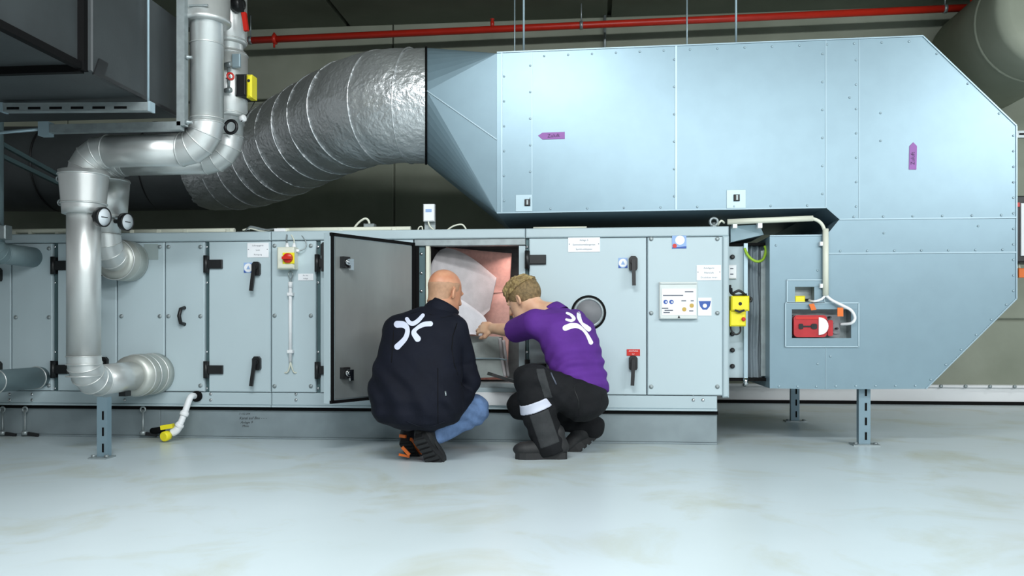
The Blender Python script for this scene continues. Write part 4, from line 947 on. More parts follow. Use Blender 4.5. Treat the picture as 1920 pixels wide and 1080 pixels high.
a = P(1490, 572.5, YD); c = P(1510, 554.5, YD)
e = thing('position_sensor', P(1500, 572, YD), 'yellow square sensor in the small recess above the red actuator', 'sensor')
MB().box(a.x, c.x, YD+0.0, YD+0.05, a.z+0.002, c.z, 0.006).build('body', M['yellow'], e)
MB().lathe(P(1510, 564, YD+.03), (1, 0, 0), [(0, 0.012), (0.02, 0.012), (0.026, 0.007)], 10).build('gland', M['black'], e)
tag(MB().obox(P(1523.5, 575.5, YD-.03), (0.014, 0, 0.002), (0, 0.003, 0), (-0.007, 0, 0.018)).build('cable_tag', M['orange']), 'orange tag tilted on the cable near the yellow sensor', 'tag', 'orange cable tags')
tag(MB().obox(P(1575.5, 585, YD-.045), (0.016, 0, 0), (0, 0.003, 0), (0, 0, 0.025)).build('cable_tag', M['orange']), 'upright orange tag on the cable above the red actuator', 'tag', 'orange cable tags')

# ------------------------------------------------------------------ filters in the open chamber
def sheet(name, top, bot, m, label, thick=0.012, n=16, rows=8, group='filters in the open chamber'):
    T = bez([P(*q) for q in top], n); B = bez([P(*q) for q in bot], n); k = min(len(T), len(B))
    vs = []; fs = []
    for side in (0, 1):
        for i in range(k):
            for r in range(rows+1):
                t = r/rows; q = T[int(i*(len(T)-1)/(k-1))]*(1-t)+B[int(i*(len(B)-1)/(k-1))]*t
                vs.append(q+Vector((0, thick*side, 0)))
    w = rows+1; off = k*w
    for i in range(k-1):
        for r in range(rows):
            a_ = i*w+r; fs.append((a_, a_+1, a_+w+1, a_+w)); fs.append((off+a_, off+a_+w, off+a_+w+1, off+a_+1))
        for r in (0, rows):
            a_ = i*w+r; fs.append((a_, a_+w, off+a_+w, off+a_))
    for r in range(rows):
        for i in (0, k-1):
            a_ = i*w+r; fs.append((a_, off+a_, off+a_+1, a_+1))
    return tag(MB().add(vs, fs, True).build(name, M[m], None), label, 'filter', group)
sheet('air_filter', [(836, 463, 5.42), (900, 470, 5.46), (959, 475, 5.50)], [(836, 552, 5.42), (900, 551, 5.46), (955, 547, 5.50)], 'pinklit', 'flat pink-lit filter panel at the top right of the open chamber', 0.02)
sheet('air_filter', [(880, 552, 5.44), (920, 550, 5.48), (957, 548, 5.50)], [(880, 712, 5.44), (920, 712, 5.48), (951, 712, 5.50)], 'pinklit', 'lower pink-lit filter panel behind the outstretched hand', 0.02)
sheet('fleece_mat', [(806, 500, 5.14), (822, 472, 5.18), (845, 466, 5.22), (885, 484, 5.28), (931, 521, 5.36)], [(808, 640, 5.14), (822, 625, 5.16), (850, 605, 5.18), (888, 604, 5.22), (918, 582, 5.32)], 'felt', 'large curved pale filter mat folded over behind the bald head', 0.014)
sheet('fleece_mat', [(852, 556, 5.06), (872, 566, 5.10), (905, 591, 5.14), (913, 604, 5.13)], [(846, 640, 5.02), (866, 631, 5.05), (884, 627, 5.08), (903, 630, 5.10)], 'feltwhite', 'white filter mat lifted by the outstretched hand', 0.012)
e = thing('pocket_filter', P(905, 712, 5.13), 'grey pocket filter with light edges in the lower chamber', 'filter', 'filters in the open chamber')
b = MB(); a = P(820, 716, 5.16); c = P(937, 628, 5.16)
vs = [P(820, 628, 5.16), P(936, 632, 5.16), P(947, 706, 5.13), P(820, 713, 5.13)]
b.hexa([vs[3], vs[2], vs[2]+Vector((0, .2, 0)), vs[3]+Vector((0, .2, 0)), vs[0], vs[1], vs[1]+Vector((0, .2, 0)), vs[0]+Vector((0, .2, 0))]); b.build('pocket', M['feltgrey'], e)
for (x0, x1, y) in ((937, 947, 5.14), (944, 953, 5.20)):
    q = [P(x0, 634+(y-5.14)*60, y), P(x0+4, 670, y-.004), P(x1, 706, y-.008)]
    MB().tube(bez(q, 5), 0.010, 8).build('pocket_edge', M['felt'], e)
MB().tube([P(822, 672, 5.125), P(936, 672, 5.13), P(950, 675, 5.12)], 0.005, 8).build('wire', M['seam'], e)
l = bpy.data.lights.new('chamber_pink_light', 'AREA'); l.shape = 'RECTANGLE'; l.size = 0.12; l.size_y = 0.3; l.energy = 1.3; l.color = (1.0, 0.72, 0.66)  # warm pink light put into the chamber; its source is unknown
lo = bpy.data.objects.new('chamber_pink_light', l); COL.objects.link(lo); lo.location = (XX(955, 5.25), 5.30, ZF-0.06); lo.rotation_euler = (0, math.radians(-15), 0)

# ------------------------------------------------------------------ people: smooth distance fields turned into meshes
class Field:
    def __init__(s, lo, hi, h):
        s.h = h; s.lo = np.array(lo, float); s.n = np.maximum(4, np.ceil((np.array(hi)-s.lo)/h).astype(int)+1)
        s.v = np.full(tuple(s.n), 0.5, np.float32)
    def sub(s, lo, hi):
        a = np.clip(np.floor((np.array(lo)-s.lo)/s.h).astype(int), 0, s.n); b = np.clip(np.ceil((np.array(hi)-s.lo)/s.h).astype(int)+1, 0, s.n)
        ax = [s.lo[i]+s.h*np.arange(a[i], b[i]) for i in range(3)]
        sl = tuple(slice(a[i], b[i]) for i in range(3))
        return sl, ax[0][:, None, None], ax[1][None, :, None], ax[2][None, None, :]
    def put(s, sl, d, k, op='add'):
        o = s.v[sl]
        if o.size == 0: return
        d = d.astype(np.float32)
        if op == 'add':
            if k > 0:
                hh = np.clip(0.5+0.5*(o-d)/k, 0, 1); s.v[sl] = o*(1-hh)+d*hh-k*hh*(1-hh)
            else: s.v[sl] = np.minimum(o, d)
        else:                        # cut away
            if k > 0:
                hh = np.clip(0.5-0.5*(o+d)/k, 0, 1); s.v[sl] = o*(1-hh)-d*hh+k*hh*(1-hh)
            else: s.v[sl] = np.maximum(o, -d)
    def cap(s, a, b, ra, rb=None, k=0.02, op='add', flat=None):
        a = np.array(a, float); b = np.array(b, float); rb = ra if rb is None else rb; m = max(ra, rb)+k+0.03
        sl, X, Y, Zz = s.sub(np.minimum(a, b)-m, np.maximum(a, b)+m)
        ba = b-a; L = float(ba@ba)+1e-9
        px, py, pz = X-a[0], Y-a[1], Zz-a[2]
        t = np.clip((px*ba[0]+py*ba[1]+pz*ba[2])/L, 0, 1)
        d = np.sqrt((px-t*ba[0])**2+(py-t*ba[1])**2+(pz-t*ba[2])**2)-(ra+(rb-ra)*t)
        s.put(sl, d, k, op); return s
    def chain(s, pts, rs, k=0.02):
        for i in range(len(pts)-1): s.cap(pts[i], pts[i+1], rs[i], rs[i+1], k)
        return s
    def ell(s, c, r, k=0.02, B=None, op='add'):     # ellipsoid, B: 3 unit vectors
        c = np.array(c, float); m = max(r)+k+0.03; sl, X, Y, Zz = s.sub(c-m, c+m)
        px, py, pz = X-c[0], Y-c[1], Zz-c[2]
        if B is None: q = [px, py, pz]
        else: q = [px*e[0]+py*e[1]+pz*e[2] for e in B]
        k0 = np.sqrt(sum((q[i]/r[i])**2 for i in range(3))); k1 = np.sqrt(sum((q[i]/r[i]**2)**2 for i in range(3)))+1e-6
        s.put(sl, k0*(k0-1)/k1, k, op); return s
    def loft(s, o, B, tab, k=0.02, pw=2.3):         # tab rows: s, centre p, centre q, radius p, radius q
        o = np.array(o, float); tab = np.array(tab, float); m = np.abs(tab).max()+0.25
        sl, X, Y, Zz = s.sub(o-m, o+m)
        px, py, pz = X-o[0], Y-o[1], Zz-o[2]
        p = px*B[0][0]+py*B[0][1]+pz*B[0][2]; q = px*B[1][0]+py*B[1][1]+pz*B[1][2]; t = px*B[2][0]+py*B[2][1]+pz*B[2][2]
        f = lambda j: np.interp(t, tab[:, 0], tab[:, j])
        rp, rq = f(3), f(4)
        e = (np.abs((p-f(1))/rp)**pw+np.abs((q-f(2))/rq)**pw)**(1/pw)
        d = (e-1)*np.minimum(rp, rq)
        d = np.maximum(d, np.maximum(tab[0, 0]-t, t-tab[-1, 0])); s.put(sl, d, k); return s
    def wrinkle(s, fn):
        X = s.lo[0]+s.h*np.arange(s.n[0]); Y = s.lo[1]+s.h*np.arange(s.n[1]); Zz = s.lo[2]+s.h*np.arange(s.n[2])
        s.v += fn(X[:, None, None], Y[None, :, None], Zz[None, None, :]).astype(np.float32); return s
    def mesh(s, name, smooth=1):
        V = s.v; V[0] = V[-1] = 0.5; V[:, 0] = V[:, -1] = 0.5; V[:, :, 0] = V[:, :, -1] = 0.5
        S = V < 0; n = s.n
        cnt = np.zeros(tuple(n-1), np.uint8)
        offs = [(i, j, k) for i in (0, 1) for j in (0, 1) for k in (0, 1)]
        for i, j, k in offs: cnt += S[i:n[0]-1+i, j:n[1]-1+j, k:n[2]-1+k]
        ids = np.argwhere((cnt > 0) & (cnt < 8)); idx = np.full(tuple(n-1), -1, np.int32)
        idx[ids[:, 0], ids[:, 1], ids[:, 2]] = np.arange(len(ids))
        acc = np.zeros((len(ids), 3)); num = np.zeros(len(ids))
        g = lambda o: V[ids[:, 0]+o[0], ids[:, 1]+o[1], ids[:, 2]+o[2]]
        for a in offs:
            for ax in range(3):
                if a[ax] == 1: continue
                b = list(a); b[ax] = 1; va, vb = g(a), g(b); mm = (va < 0) != (vb < 0)
                t = np.where(mm, va/np.where(mm, va-vb, 1), 0)
                pos = np.array(a, float)[None]+np.zeros((len(ids), 3)); pos[:, ax] += t
                acc += pos*mm[:, None]; num += mm
        P_ = s.lo+s.h*(ids+acc/num[:, None])
        quads = []
        for ax in range(3):
            u, w = (ax+1) % 3, (ax+2) % 3
            sa = [slice(None)]*3; sb = [slice(None)]*3; sa[ax] = slice(0, -1); sb[ax] = slice(1, None)
            A, Bb = S[tuple(sa)], S[tuple(sb)]; e = np.argwhere(A != Bb)
            e = e[(e[:, u] > 0) & (e[:, w] > 0) & (e[:, u] < n[u]-1) & (e[:, w] < n[w]-1)]
            fl = A[e[:, 0], e[:, 1], e[:, 2]]
            def cid(du_, dw):
                q = e.copy(); q[:, u] -= du_; q[:, w] -= dw; return idx[q[:, 0], q[:, 1], q[:, 2]]
            Q = np.stack([cid(1, 1), cid(0, 1), cid(0, 0), cid(1, 0)], 1)
            Q[~fl] = Q[~fl][:, ::-1]; quads.append(Q)
        Q = np.concatenate(quads)
        E = np.concatenate([Q[:, [0, 1]], Q[:, [1, 2]], Q[:, [2, 3]], Q[:, [3, 0]]])
        for _ in range(smooth):
            sm = np.zeros_like(P_); c = np.zeros(len(P_))
            for a, b in ((0, 1), (1, 0)):
                for d_ in range(3): sm[:, d_] += np.bincount(E[:, a], P_[E[:, b], d_], len(P_))
                c += np.bincount(E[:, a], minlength=len(P_))
            P_ = 0.5*P_+0.5*sm/np.maximum(c, 1)[:, None]
        me = bpy.data.meshes.new(name)
        me.vertices.add(len(P_)); me.vertices.foreach_set('co', P_.ravel())
        me.loops.add(len(Q)*4); me.loops.foreach_set('vertex_index', Q.ravel().astype(np.int32))
        me.polygons.add(len(Q)); me.polygons.foreach_set('loop_start', np.arange(0, len(Q)*4, 4, dtype=np.int32))
        me.update(calc_edges=True); me.validate()
        me.polygons.foreach_set('use_smooth', np.ones(len(me.polygons), bool)); me.update()
        return me
    def build(s, name, m, parent, smooth=1): return link(name, s.mesh(name, smooth), m, parent)
def span(pts, m): a = np.array([tuple(p) for p in pts]); return a.min(0)-m, a.max(0)+m
def basis(f, roll=0.0):              # right, forward, up of a head or foot that looks along f
    f = Vector(f).normalized(); r = f.cross(Vector((0, 0, 1))).normalized(); u = r.cross(f)
    if roll: r, u = r*math.cos(roll)+u*math.sin(roll), u*math.cos(roll)-r*math.sin(roll)
    return r, f, u
def add_head(fd, c, B, neck_to, rn=0.055):
    r, f, u = B; W = lambda x, y, z: Vector(c)+r*x+f*y+u*z
    fd.ell(W(0, -.012, .03), (.077, .098, .088), .02, B)
    fd.ell(W(0, .03, -.035), (.061, .066, .085), .03, B)
    fd.ell(W(0, .048, -.088), (.044, .042, .032), .03, B)
    fd.cap(W(-.034, .086, .016), W(.034, .086, .016), .011, .011, .014)
    fd.cap(W(0, .096, .006), W(0, .113, -.030), .009, .014, .010)
    fd.cap(W(-.014, .100, -.034), W(.014, .100, -.034), .009, .009, .008)
    for sx in (-1, 1): fd.ell(W(sx*.031, .100, -.002), (.017, .013, .012), .010, B, 'cut')
    fd.cap(W(-.020, .092, -.058), W(.020, .092, -.058), .008, .008, .008); fd.cap(W(-.018, .091, -.070), W(.018, .091, -.070), .009, .009, .008)
    fd.ell(W(0, .083, -.100), (.018, .016, .014), .015, B)
    for sx in (-1, 1):
        Be = [(r*math.cos(.5)+f*sx*math.sin(.5)), (f*math.cos(.5)-r*sx*math.sin(.5)), u]
        fd.ell(W(sx*.084, -.012, -.010), (.009, .021, .033), .006, Be)
        fd.ell(W(sx*.092, -.006, -.006), (.007, .011, .019), .004, Be, 'cut')
    fd.cap(W(0, -.028, -.05), neck_to, rn, rn*1.08, .03)
def add_hand(fd, w, d, nrm, side=1, curl=0.5, sc=1.0):
    # wrist w, direction d of the fingers, nrm = back of the hand
    d = Vector(d).normalized(); nrm = Vector(nrm); nrm = (nrm-d*nrm.dot(d)).normalized(); s_ = d.cross(nrm)*side; w = Vector(w)
    fd.ell(w+d*.045*sc, (.040*sc, .048*sc, .017*sc), .012, [s_, d, nrm])
    for i, (o, L, a) in enumerate(((-.028, .070, -.06), (-.010, .080, -.02), (.010, .075, .03), (.028, .060, .10))):
        b = w+d*(.078-.006*abs(i-1))*sc+s_*o*sc; q = [b]; ang = 0.15
        for k, l in enumerate((.45, .32, .25)):
            ang += curl*(.7 if k else .45); q.append(q[-1]+(d*math.cos(ang)-nrm*math.sin(ang)+s_*a)*L*l*sc)
        fd.chain([b-d*.03*sc]+q, [.010*sc, .0095*sc, .009*sc, .0083*sc, .0075*sc], .004)
    b = w+d*.022*sc-s_*.030*sc
    fd.chain([b, b+(d*.6-s_*.7-nrm*.25)*.034*sc, b+(d*.6-s_*.7-nrm*.25)*.034*sc+(d*.9-s_*.15-nrm*.35)*.030*sc, b+(d*.6-s_*.7-nrm*.25)*.034*sc+(d*.9-s_*.1-nrm*.4)*.052*sc], [.015*sc, .012*sc, .010*sc, .008*sc], .008)
def eyes(parent, c, B):
    r, f, u = B
    for sx in (-1, 1):
        q = Vector(c)+r*(sx*.031)+f*.073-u*.002
        e = MB().sphere(q, .0125, 12, 8).build('eye', M['eye'], parent)
        MB().sphere(q+f*.0085, .0055, 10, 6).build('iris', M['inkblack'], e)
def shoe(parent, heel, fwd, up, L=0.27, name='shoe', accent=None):
    f = Vector(fwd).normalized(); u = Vector(up); u = (u-f*u.dot(f)).normalized(); r = f.cross(u); o = Vector(heel)
    W = lambda x, y, z: o+r*x+f*y*L+u*z
    pts = [W(0, 0, 0), W(0, 1, 0), W(0, .2, .14), W(.06, .5, 0), W(-.06, .5, 0)]
    fd = Field(*span(pts, .09), .006)
    fd.ell(W(0, .16, .045), (.038, .055, .05), .03, [r, f, u]); fd.ell(W(0, .55, .036), (.043, .10, .036), .04, [r, f, u])
    fd.ell(W(0, .80, .032), (.044, .062, .036), .03, [r, f, u]); fd.cap(W(0, .22, .05), W(0, .20, .12), .044, .045, .03)
    fd.cap(W(0, .30, .07), W(0, .62, .045), .030, .026, .03)
    sh = fd.build(name, M['shoe'], parent)
    # sole: outline with heel and tread
    prof = [(.0, .020), (.04, .031), (.15, .036), (.30, .032), (.45, .033), (.62, .043), (.78, .046), (.90, .038), (.98, .020)]
    top = [W(x, y, .006) for y, x in prof]+[W(-x, y, .006) for y, x in prof[::-1]]
    bot = [p-u*.026 for p in top]; n = len(top)
    MB().add([tuple(p+u*.012) for p in top]+[tuple(p) for p in bot], [tuple(range(n-1, -1, -1)), tuple(range(n, 2*n))]+[(i, (i+1) % n, n+(i+1) % n, n+i) for i in range(n)]).build('sole', M['sole'], sh)
    b = MB()
    for k in range(7): q = W(0, .08+.13*k, -.022); b.obox(q, r*(.030 if k not in (4, 5) else .038), f*.009, u*.007)
    tag(b.build('tread', M['sole'], sh), kind='stuff')
    b = MB(); prev = None
    b.tube([W(.0, .46, .082), W(.03, .5, .068)], .003, 6)
    for k in range(3): b.tube([W(-.024, .36+.09*k, .090-.014*k), W(0, .37+.09*k, .101-.015*k), W(.024, .38+.09*k, .090-.014*k)], .0032, 6)
    b.build('laces', M['black'], sh)
    return sh, W, (r, f, u)
def logo(parent, garment, strokes, m):
    # printed strokes laid on the cloth: outlines are draped over the garment's surface
    me = garment.data; bv = BVHTree.FromPolygons([v.co for v in me.vertices], [p.vertices[:] for p in me.polygons])
    g = thing_part = None
    b = MB()
    for pts, ws in strokes:
        C = bez([Vector((x, y, 0)) for x, y in pts], 8); n = len(C); Wd = [np.interp(i/(n-1)*(len(ws)-1), range(len(ws)), ws) for i in range(n)]
        K = 7; rows = []
        ext = 6
        cl = [(C[0], C[1]-C[0], Wd[0], -1)]
        seq = []
        d0 = (C[1]-C[0]).normalized(); d1 = (C[-1]-C[-2]).normalized()
        for k in range(ext, 0, -1):
            t = k/ext; seq.append((C[0]-d0*(Wd[0]*math.sin(t*math.pi/2)), d0, Wd[0]*max(.02, math.cos(t*math.pi/2))))
        for i in range(n):
            d = (C[min(i+1, n-1)]-C[max(i-1, 0)]).normalized(); seq.append((C[i], d, Wd[i]))
        for k in range(1, ext+1):
            t = k/ext; seq.append((C[-1]+d1*(Wd[-1]*math.sin(t*math.pi/2)), d1, Wd[-1]*max(.02, math.cos(t*math.pi/2))))
        vs = []; ok = []
        for c, d, w in seq:
            nrm = Vector((-d.y, d.x, 0))
            for j in range(K):
                q = c+nrm*(w*(2*j/(K-1)-1)); rd_ = ray(q.x, q.y).normalized()
                hit, nn, _, dist = bv.ray_cast(Vector((0, 0, H)), rd_)
                ok.append(hit is not None)
                vs.append(hit-rd_*0.0025 if hit is not None else Vector((0, 0, 0)))
        fs = []
        for i in range(len(seq)-1):
            for j in range(K-1):
                f_ = (i*K+j, (i+1)*K+j, (i+1)*K+j+1, i*K+j+1)
                if all(ok[t] for t in f_) and (vs[f_[0]]-vs[f_[2]]).length < .06: fs.append(f_)
        MB().add(vs, fs, True).build('logo_stroke', M[m], parent)

# ---------------------------------------------------------------- man in the navy jacket
m1 = thing('person', P(785, 860, 4.3), 'crouching bald man in navy jacket and jeans looking into the open chamber', 'person')
V1 = lambda x, y, d: P(x, y, d)
hip = V1(776, 765, 4.30); neck = V1(822, 590, 4.43)
lhip, rhip = V1(757, 765, 4.40), V1(795, 768, 4.26)
rknee, lknee = V1(890, 766, 4.52), V1(838, 772, 4.86)
rank, lank = V1(802, 823, 4.31), V1(768, 818, 4.52)
rsh, lsh = V1(858, 612, 4.36), V1(742, 612, 4.40)
relb, lelb = V1(879, 712, 4.44), V1(728, 705, 4.55)
rwr, lwr = V1(872, 726, 4.74), V1(800, 715, 4.80)
hc = V1(835, 548, 4.48)
HB = basis((math.sin(math.radians(38)), math.cos(math.radians(38)), -0.28))
# body (one continuous skin)
allp = [hip, neck, rknee, lknee, rank, lank, rsh, lsh, relb, lelb, rwr, lwr, hc]
fd = Field(*span(allp, .26), .0052)
add_head(fd, hc, HB, neck+Vector((0, 0, .0)), .062)
fd.chain([neck+Vector((0, 0, -.05)), (neck+hip)/2+Vector((0, -.0, 0)), hip], [.065, .10, .11], .03)
rsb, lsb = rsh+Vector((-.04, .02, -.045)), lsh+Vector((.04, .02, -.045))
fd.cap(lsb, rsb, .04, .04, .03)
for s_, e_, w_ in ((rsb, relb, rwr), (lsb, lelb, lwr)): fd.chain([s_, e_, w_], [.042, .036, .026], .02)
for h_, k_, a_ in ((rhip, rknee, rank), (lhip, lknee, lank)): fd.chain([h_, k_, a_], [.07, .05, .034], .02)
add_hand(fd, rwr, (-.15, 1, .1), (.2, 0, 1), -1, .5); add_hand(fd, lwr, (.2, 1, .15), (0, 0, 1), 1, .5)
body = fd.build('body', M['skin'], m1); eyes(body, hc, HB)
# stubble cap on the skull: thin shell over the lower back of the head
r_, f_, u_ = HB; W = lambda x, y, z: hc+r_*x+f_*y+u_*z
fd = Field(*span([W(-.09, -.12, -.08), W(.09, .1, .12), W(.09, -.12, .12), W(-.09, .1, -.08)], .03), .005)
fd.ell(W(0, -.012, .03), (.0785, .0995, .0895), .0, HB); fd.cap(W(0, -.026, -.05), W(0, -.030, -.09), .0635, .0645, .03)
def cutp(X, Y, Zz):
    z = (X-hc.x)*u_.x+(Y-hc.y)*u_.y+(Zz-hc.z)*u_.z; y = (X-hc.x)*f_.x+(Y-hc.y)*f_.y+(Zz-hc.z)*f_.z
    return z*0, z, y
z_, y_ = None, None
X = fd.lo[0]+fd.h*np.arange(fd.n[0]); Y = fd.lo[1]+fd.h*np.arange(fd.n[1]); Zz = fd.lo[2]+fd.h*np.arange(fd.n[2])
_, z_, y_ = cutp(X[:, None, None], Y[None, :, None], Zz[None, None, :])
fd.v = np.maximum(fd.v, np.maximum(z_-.052-.25*y_, np.maximum(-.075-z_, y_-.030))).astype(np.float32)
fd.build('stubble', M['stubble'], m1)
# jacket
rows = [(806, 762, 812, 4.26, .06), (800, 735, 838, 4.26, .13), (788, 713, 858, 4.27, .18), (770, 698, 868, 4.28, .205), (745, 693, 872, 4.29, .215), (715, 695, 866, 4.30, .20),
        (680, 704, 866, 4.32, .175), (645, 714, 870, 4.35, .155), (618, 719, 874, 4.375, .135), (602, 729, 868, 4.39, .12), (592, 742, 862, 4.40, .105), (583, 766, 848, 4.41, .088), (575, 788, 838, 4.42, .066)]
o = V1(785, 700, 4.3); tab = []
for py, x0, x1, yc, dep in rows[::1]:
    a = P(x0, py, yc); c = P(x1, py, yc); tab.append((a.z-o.z, (a.x+c.x)/2-o.x, yc-o.y, (c.x-a.x)/2, dep))
fd = Field(*span([P(680, 820, 4.0), P(925, 540, 4.95), P(680, 820, 4.95), P(925, 540, 4.0)], .02), .006)
fd.loft(o, [(1, 0, 0), (0, 1, 0), (0, 0, 1)], tab, .0, 2.2)
fd.chain([rsh+Vector((-.01, 0, -.01)), relb, rwr-Vector((0, .02, 0))], [.064, .060, .050], .016)
fd.chain([lsh+Vector((.01, 0, -.01)), lelb, lwr-Vector((0, .02, 0))], [.066, .058, .048], .035)
fd.ell(V1(870, 745, 4.40), (.06, .1, .05), .04)
def wr1(X, Y, Zz):
    a = .0035*np.sin(Zz*55+X*26+3*np.sin(X*9))*np.clip((0.72-Zz)*3, .2, 1)
    b = .0075*np.sin((X+.55*Zz)*48+2*np.sin(Zz*14))*np.clip((.62-Zz)*4, 0, 1)
    g = .006*np.exp(-((Zz-.50-.12*(X+.6))/.012)**2)*np.clip((X+.9)*2, 0, 1)
    return a+b+g
fd.wrinkle(wr1)
jk = fd.build('jacket', M['navy'], m1, 2)
# stand-up collar
ca = V1(822, 590, 4.43); up1 = (hc-ca).normalized()
b = MB(); cs_ = []; N = 40
cc = V1(828, 584, 4.435)
ax = Vector((.42, .28, .86)).normalized(); e1 = Vector((1, 0, 0)); e1 = (e1-ax*e1.dot(ax)).normalized(); e2 = ax.cross(e1)
vs = []; fs = []
for ring, (h_, ra) in enumerate(((-.045, .100), (-.01, .092), (.020, .086), (.038, .084), (.038, .077), (.0, .076), (-.04, .078))):
    for i in range(N):
        t = 2*math.pi*i/N; hh = h_
        vs.append(cc+ax*hh+e1*(ra*math.cos(t)*1.0)+e2*(ra*.98*math.sin(t)))
for j in range(6):
    for i in range(N): fs.append((j*N+i, j*N+(i+1) % N, (j+1)*N+(i+1) % N, (j+1)*N+i))
b.add(vs, fs, True).build('collar', M['navy'], jk)
bs = MB(); q0 = [V1(820, y, 4.0) for y in (690, 740, 790)]
logo(jk, jk, [([(763, 598), (768, 605), (775, 606.5), (784, 601), (793, 591)], (3.6, 4.0, 4.2, 4.0, 3.4)),
              ([(745, 608), (757, 609), (764, 618), (760, 634), (745, 650)], (6.5, 6.0, 4.2, 4.6, 5.8)),
              ([(807, 607), (794, 608.5), (781, 616), (776, 624), (783, 635)], (4.8, 4.6, 3.2, 4.8, 6.0))], 'logo_grey')
# side seam, dark armhole crease lines, pocket zip
me_ = jk.data; bv = BVHTree.FromPolygons([v.co for v in me_.vertices], [p.vertices[:] for p in me_.polygons])
def drape(pts, r, name, m, parent, bv, out=0.0):
    q = []
    for x, y in pts:
        rd_ = ray(x, y).normalized(); h_, _, _, _ = bv.ray_cast(Vector((0, 0, H)), rd_)
        if h_ is not None: q.append(h_-rd_*out)
    if len(q) > 1: return MB().tube(q, r, 6).build(name, m, parent)
drape([(821, 690+i*7) for i in range(16)], .002, 'side_seam', M['rubber'], jk, bv)
drape([(857, 606), (849, 630), (847, 655), (851, 680), (858, 702), (866, 722)], .0022, 'sleeve_seam_shade', M['rubber'], jk, bv)  # dark line drawn in for the shaded crease between arm and body
drape([(745, 598), (738, 620), (736, 650), (734, 680)], .0018, 'sleeve_seam_shade', M['rubber'], jk, bv)  # same painted crease line on the left armhole
drape([(770, 588), (790, 583), (808, 590), (830, 596), (850, 592)], .0016, 'yoke_seam', M['rubber'], jk, bv)
drape([(835, 734), (836, 742)], .004, 'zip_pull', M['galvdark'], jk, bv, .003)
drape([(762+i*9, 801-abs(i-4)**1.6*1.2) for i in range(9)], .003, 'hem', M['navy'], jk, bv)
# jeans
fd = Field(*span([rhip, lhip, rknee, lknee, rank, lank, hip], .13), .006)
fd.chain([rhip, rknee], [.10, .076], .03); fd.chain([lhip, lknee], [.10, .074], .03); fd.ell(hip, (.15, .13, .10), .04)
fd.chain([rknee+Vector((-.005, 0, -.02)), rank], [.074, .050], .02); fd.chain([lknee+Vector((0, 0, -.02)), lank], [.07, .045], .02)
fd.wrinkle(lambda X, Y, Zz: .003*np.sin(Zz*90+X*40+2*np.sin(X*30)))
fd.build('jeans', M['jeans'], m1, 1)
sh, W, _ = shoe(m1, V1(785, 816, 4.18), (.10, .17, -.22), (-.05, .85, .62), .25)
MB().obox(W(-.012, .93, -.008), (.022, 0, 0), (0, .006, .004), (0, .004, .008)).build('orange_toe_sole', M['orange'], sh)
MB().bar(W(.036, .08, .04), W(.044, .55, .02), .006, .014).build('side_stripe', M['sole'], sh)
sh, W, _ = shoe(m1, V1(759, 822, 4.36), (.04, .18, -.16), (0, .72, .7), .25)
MB().bar(W(.03, .02, -.004), W(.046, .55, -.006), .012, .016).build('orange_sole_edge', M['orange'], sh)
MB().bar(W(-.03, .0, .02), W(.01, -.06, -.0), .01, .016).build('orange_heel', M['orange'], sh)
MB().bar(V1(754, 838, 4.30), V1(768, 853, 4.30), .010, .016).build('orange_sole_edge', M['orange'], sh)
MB().bar(V1(748, 852, 4.32), V1(768, 856, 4.32), .010, .012).build('orange_sole_edge', M['orange'], sh)

# ---------------------------------------------------------------- man in the purple polo shirt
m2 = thing('person', P(1040, 850, 4.5), 'crouching young man in purple polo shirt and black work trousers reaching into the chamber', 'person')
fw = Vector((-.76, .65, 0)); rt_ = Vector((.65, .76, 0))
pel = P(1092, 742, 4.60); nk = P(1040, 592, 4.74)
lS = nk-rt_*.165+Vector((.0, 0, -.035)); rS = nk+rt_*.165+Vector((0, 0, -.03))
lE, lW_ = P(962, 620, 4.80), P(925, 616, 4.93)
rE, rW = P(1048, 680, 4.98), P(1014, 726, 4.92)
lH, rH = P(1090, 752, 4.50), P(1100, 752, 4.72)
lK, lA = P(993, 716, 4.42), P(1032, 838, 4.46)
rK, rA = P(978, 760, 4.84), P(1112, 800, 4.74)
h2 = P(983, 562, 4.80)
B2 = basis((-.80, .42, -.45), 0.0)
allp = [pel, nk, lS, rS, lE, lW_, rE, rW, lH, rH, lK, lA, rK, rA, h2, P(890, 612, 5.02)]
fd = Field(*span(allp, .2), .0052)
add_head(fd, h2, B2, nk+Vector((-.01, .01, -.01)), .054)
fd.chain([nk, (nk+pel)/2, pel], [.07, .10, .11], .05); fd.cap(lS, rS, .045, .045, .04)
fd.chain([lS, lE, lW_], [.046, .042, .030], .02); fd.chain([rS, rE, rW], [.042, .036, .027], .02)
for h_, k_, a_ in ((lH, lK, lA), (rH, rK, rA)): fd.chain([h_, k_, a_], [.07, .052, .036], .02)
add_hand(fd, lW_, (-.80, .40, .08), (.35, -.85, .25), 1, .55, 1.0); add_hand(fd, rW, (-1, .1, .0), (0, 0, 1), -1, .8)
body = fd.build('body', M['skin2'], m2); eyes(body, h2, B2)
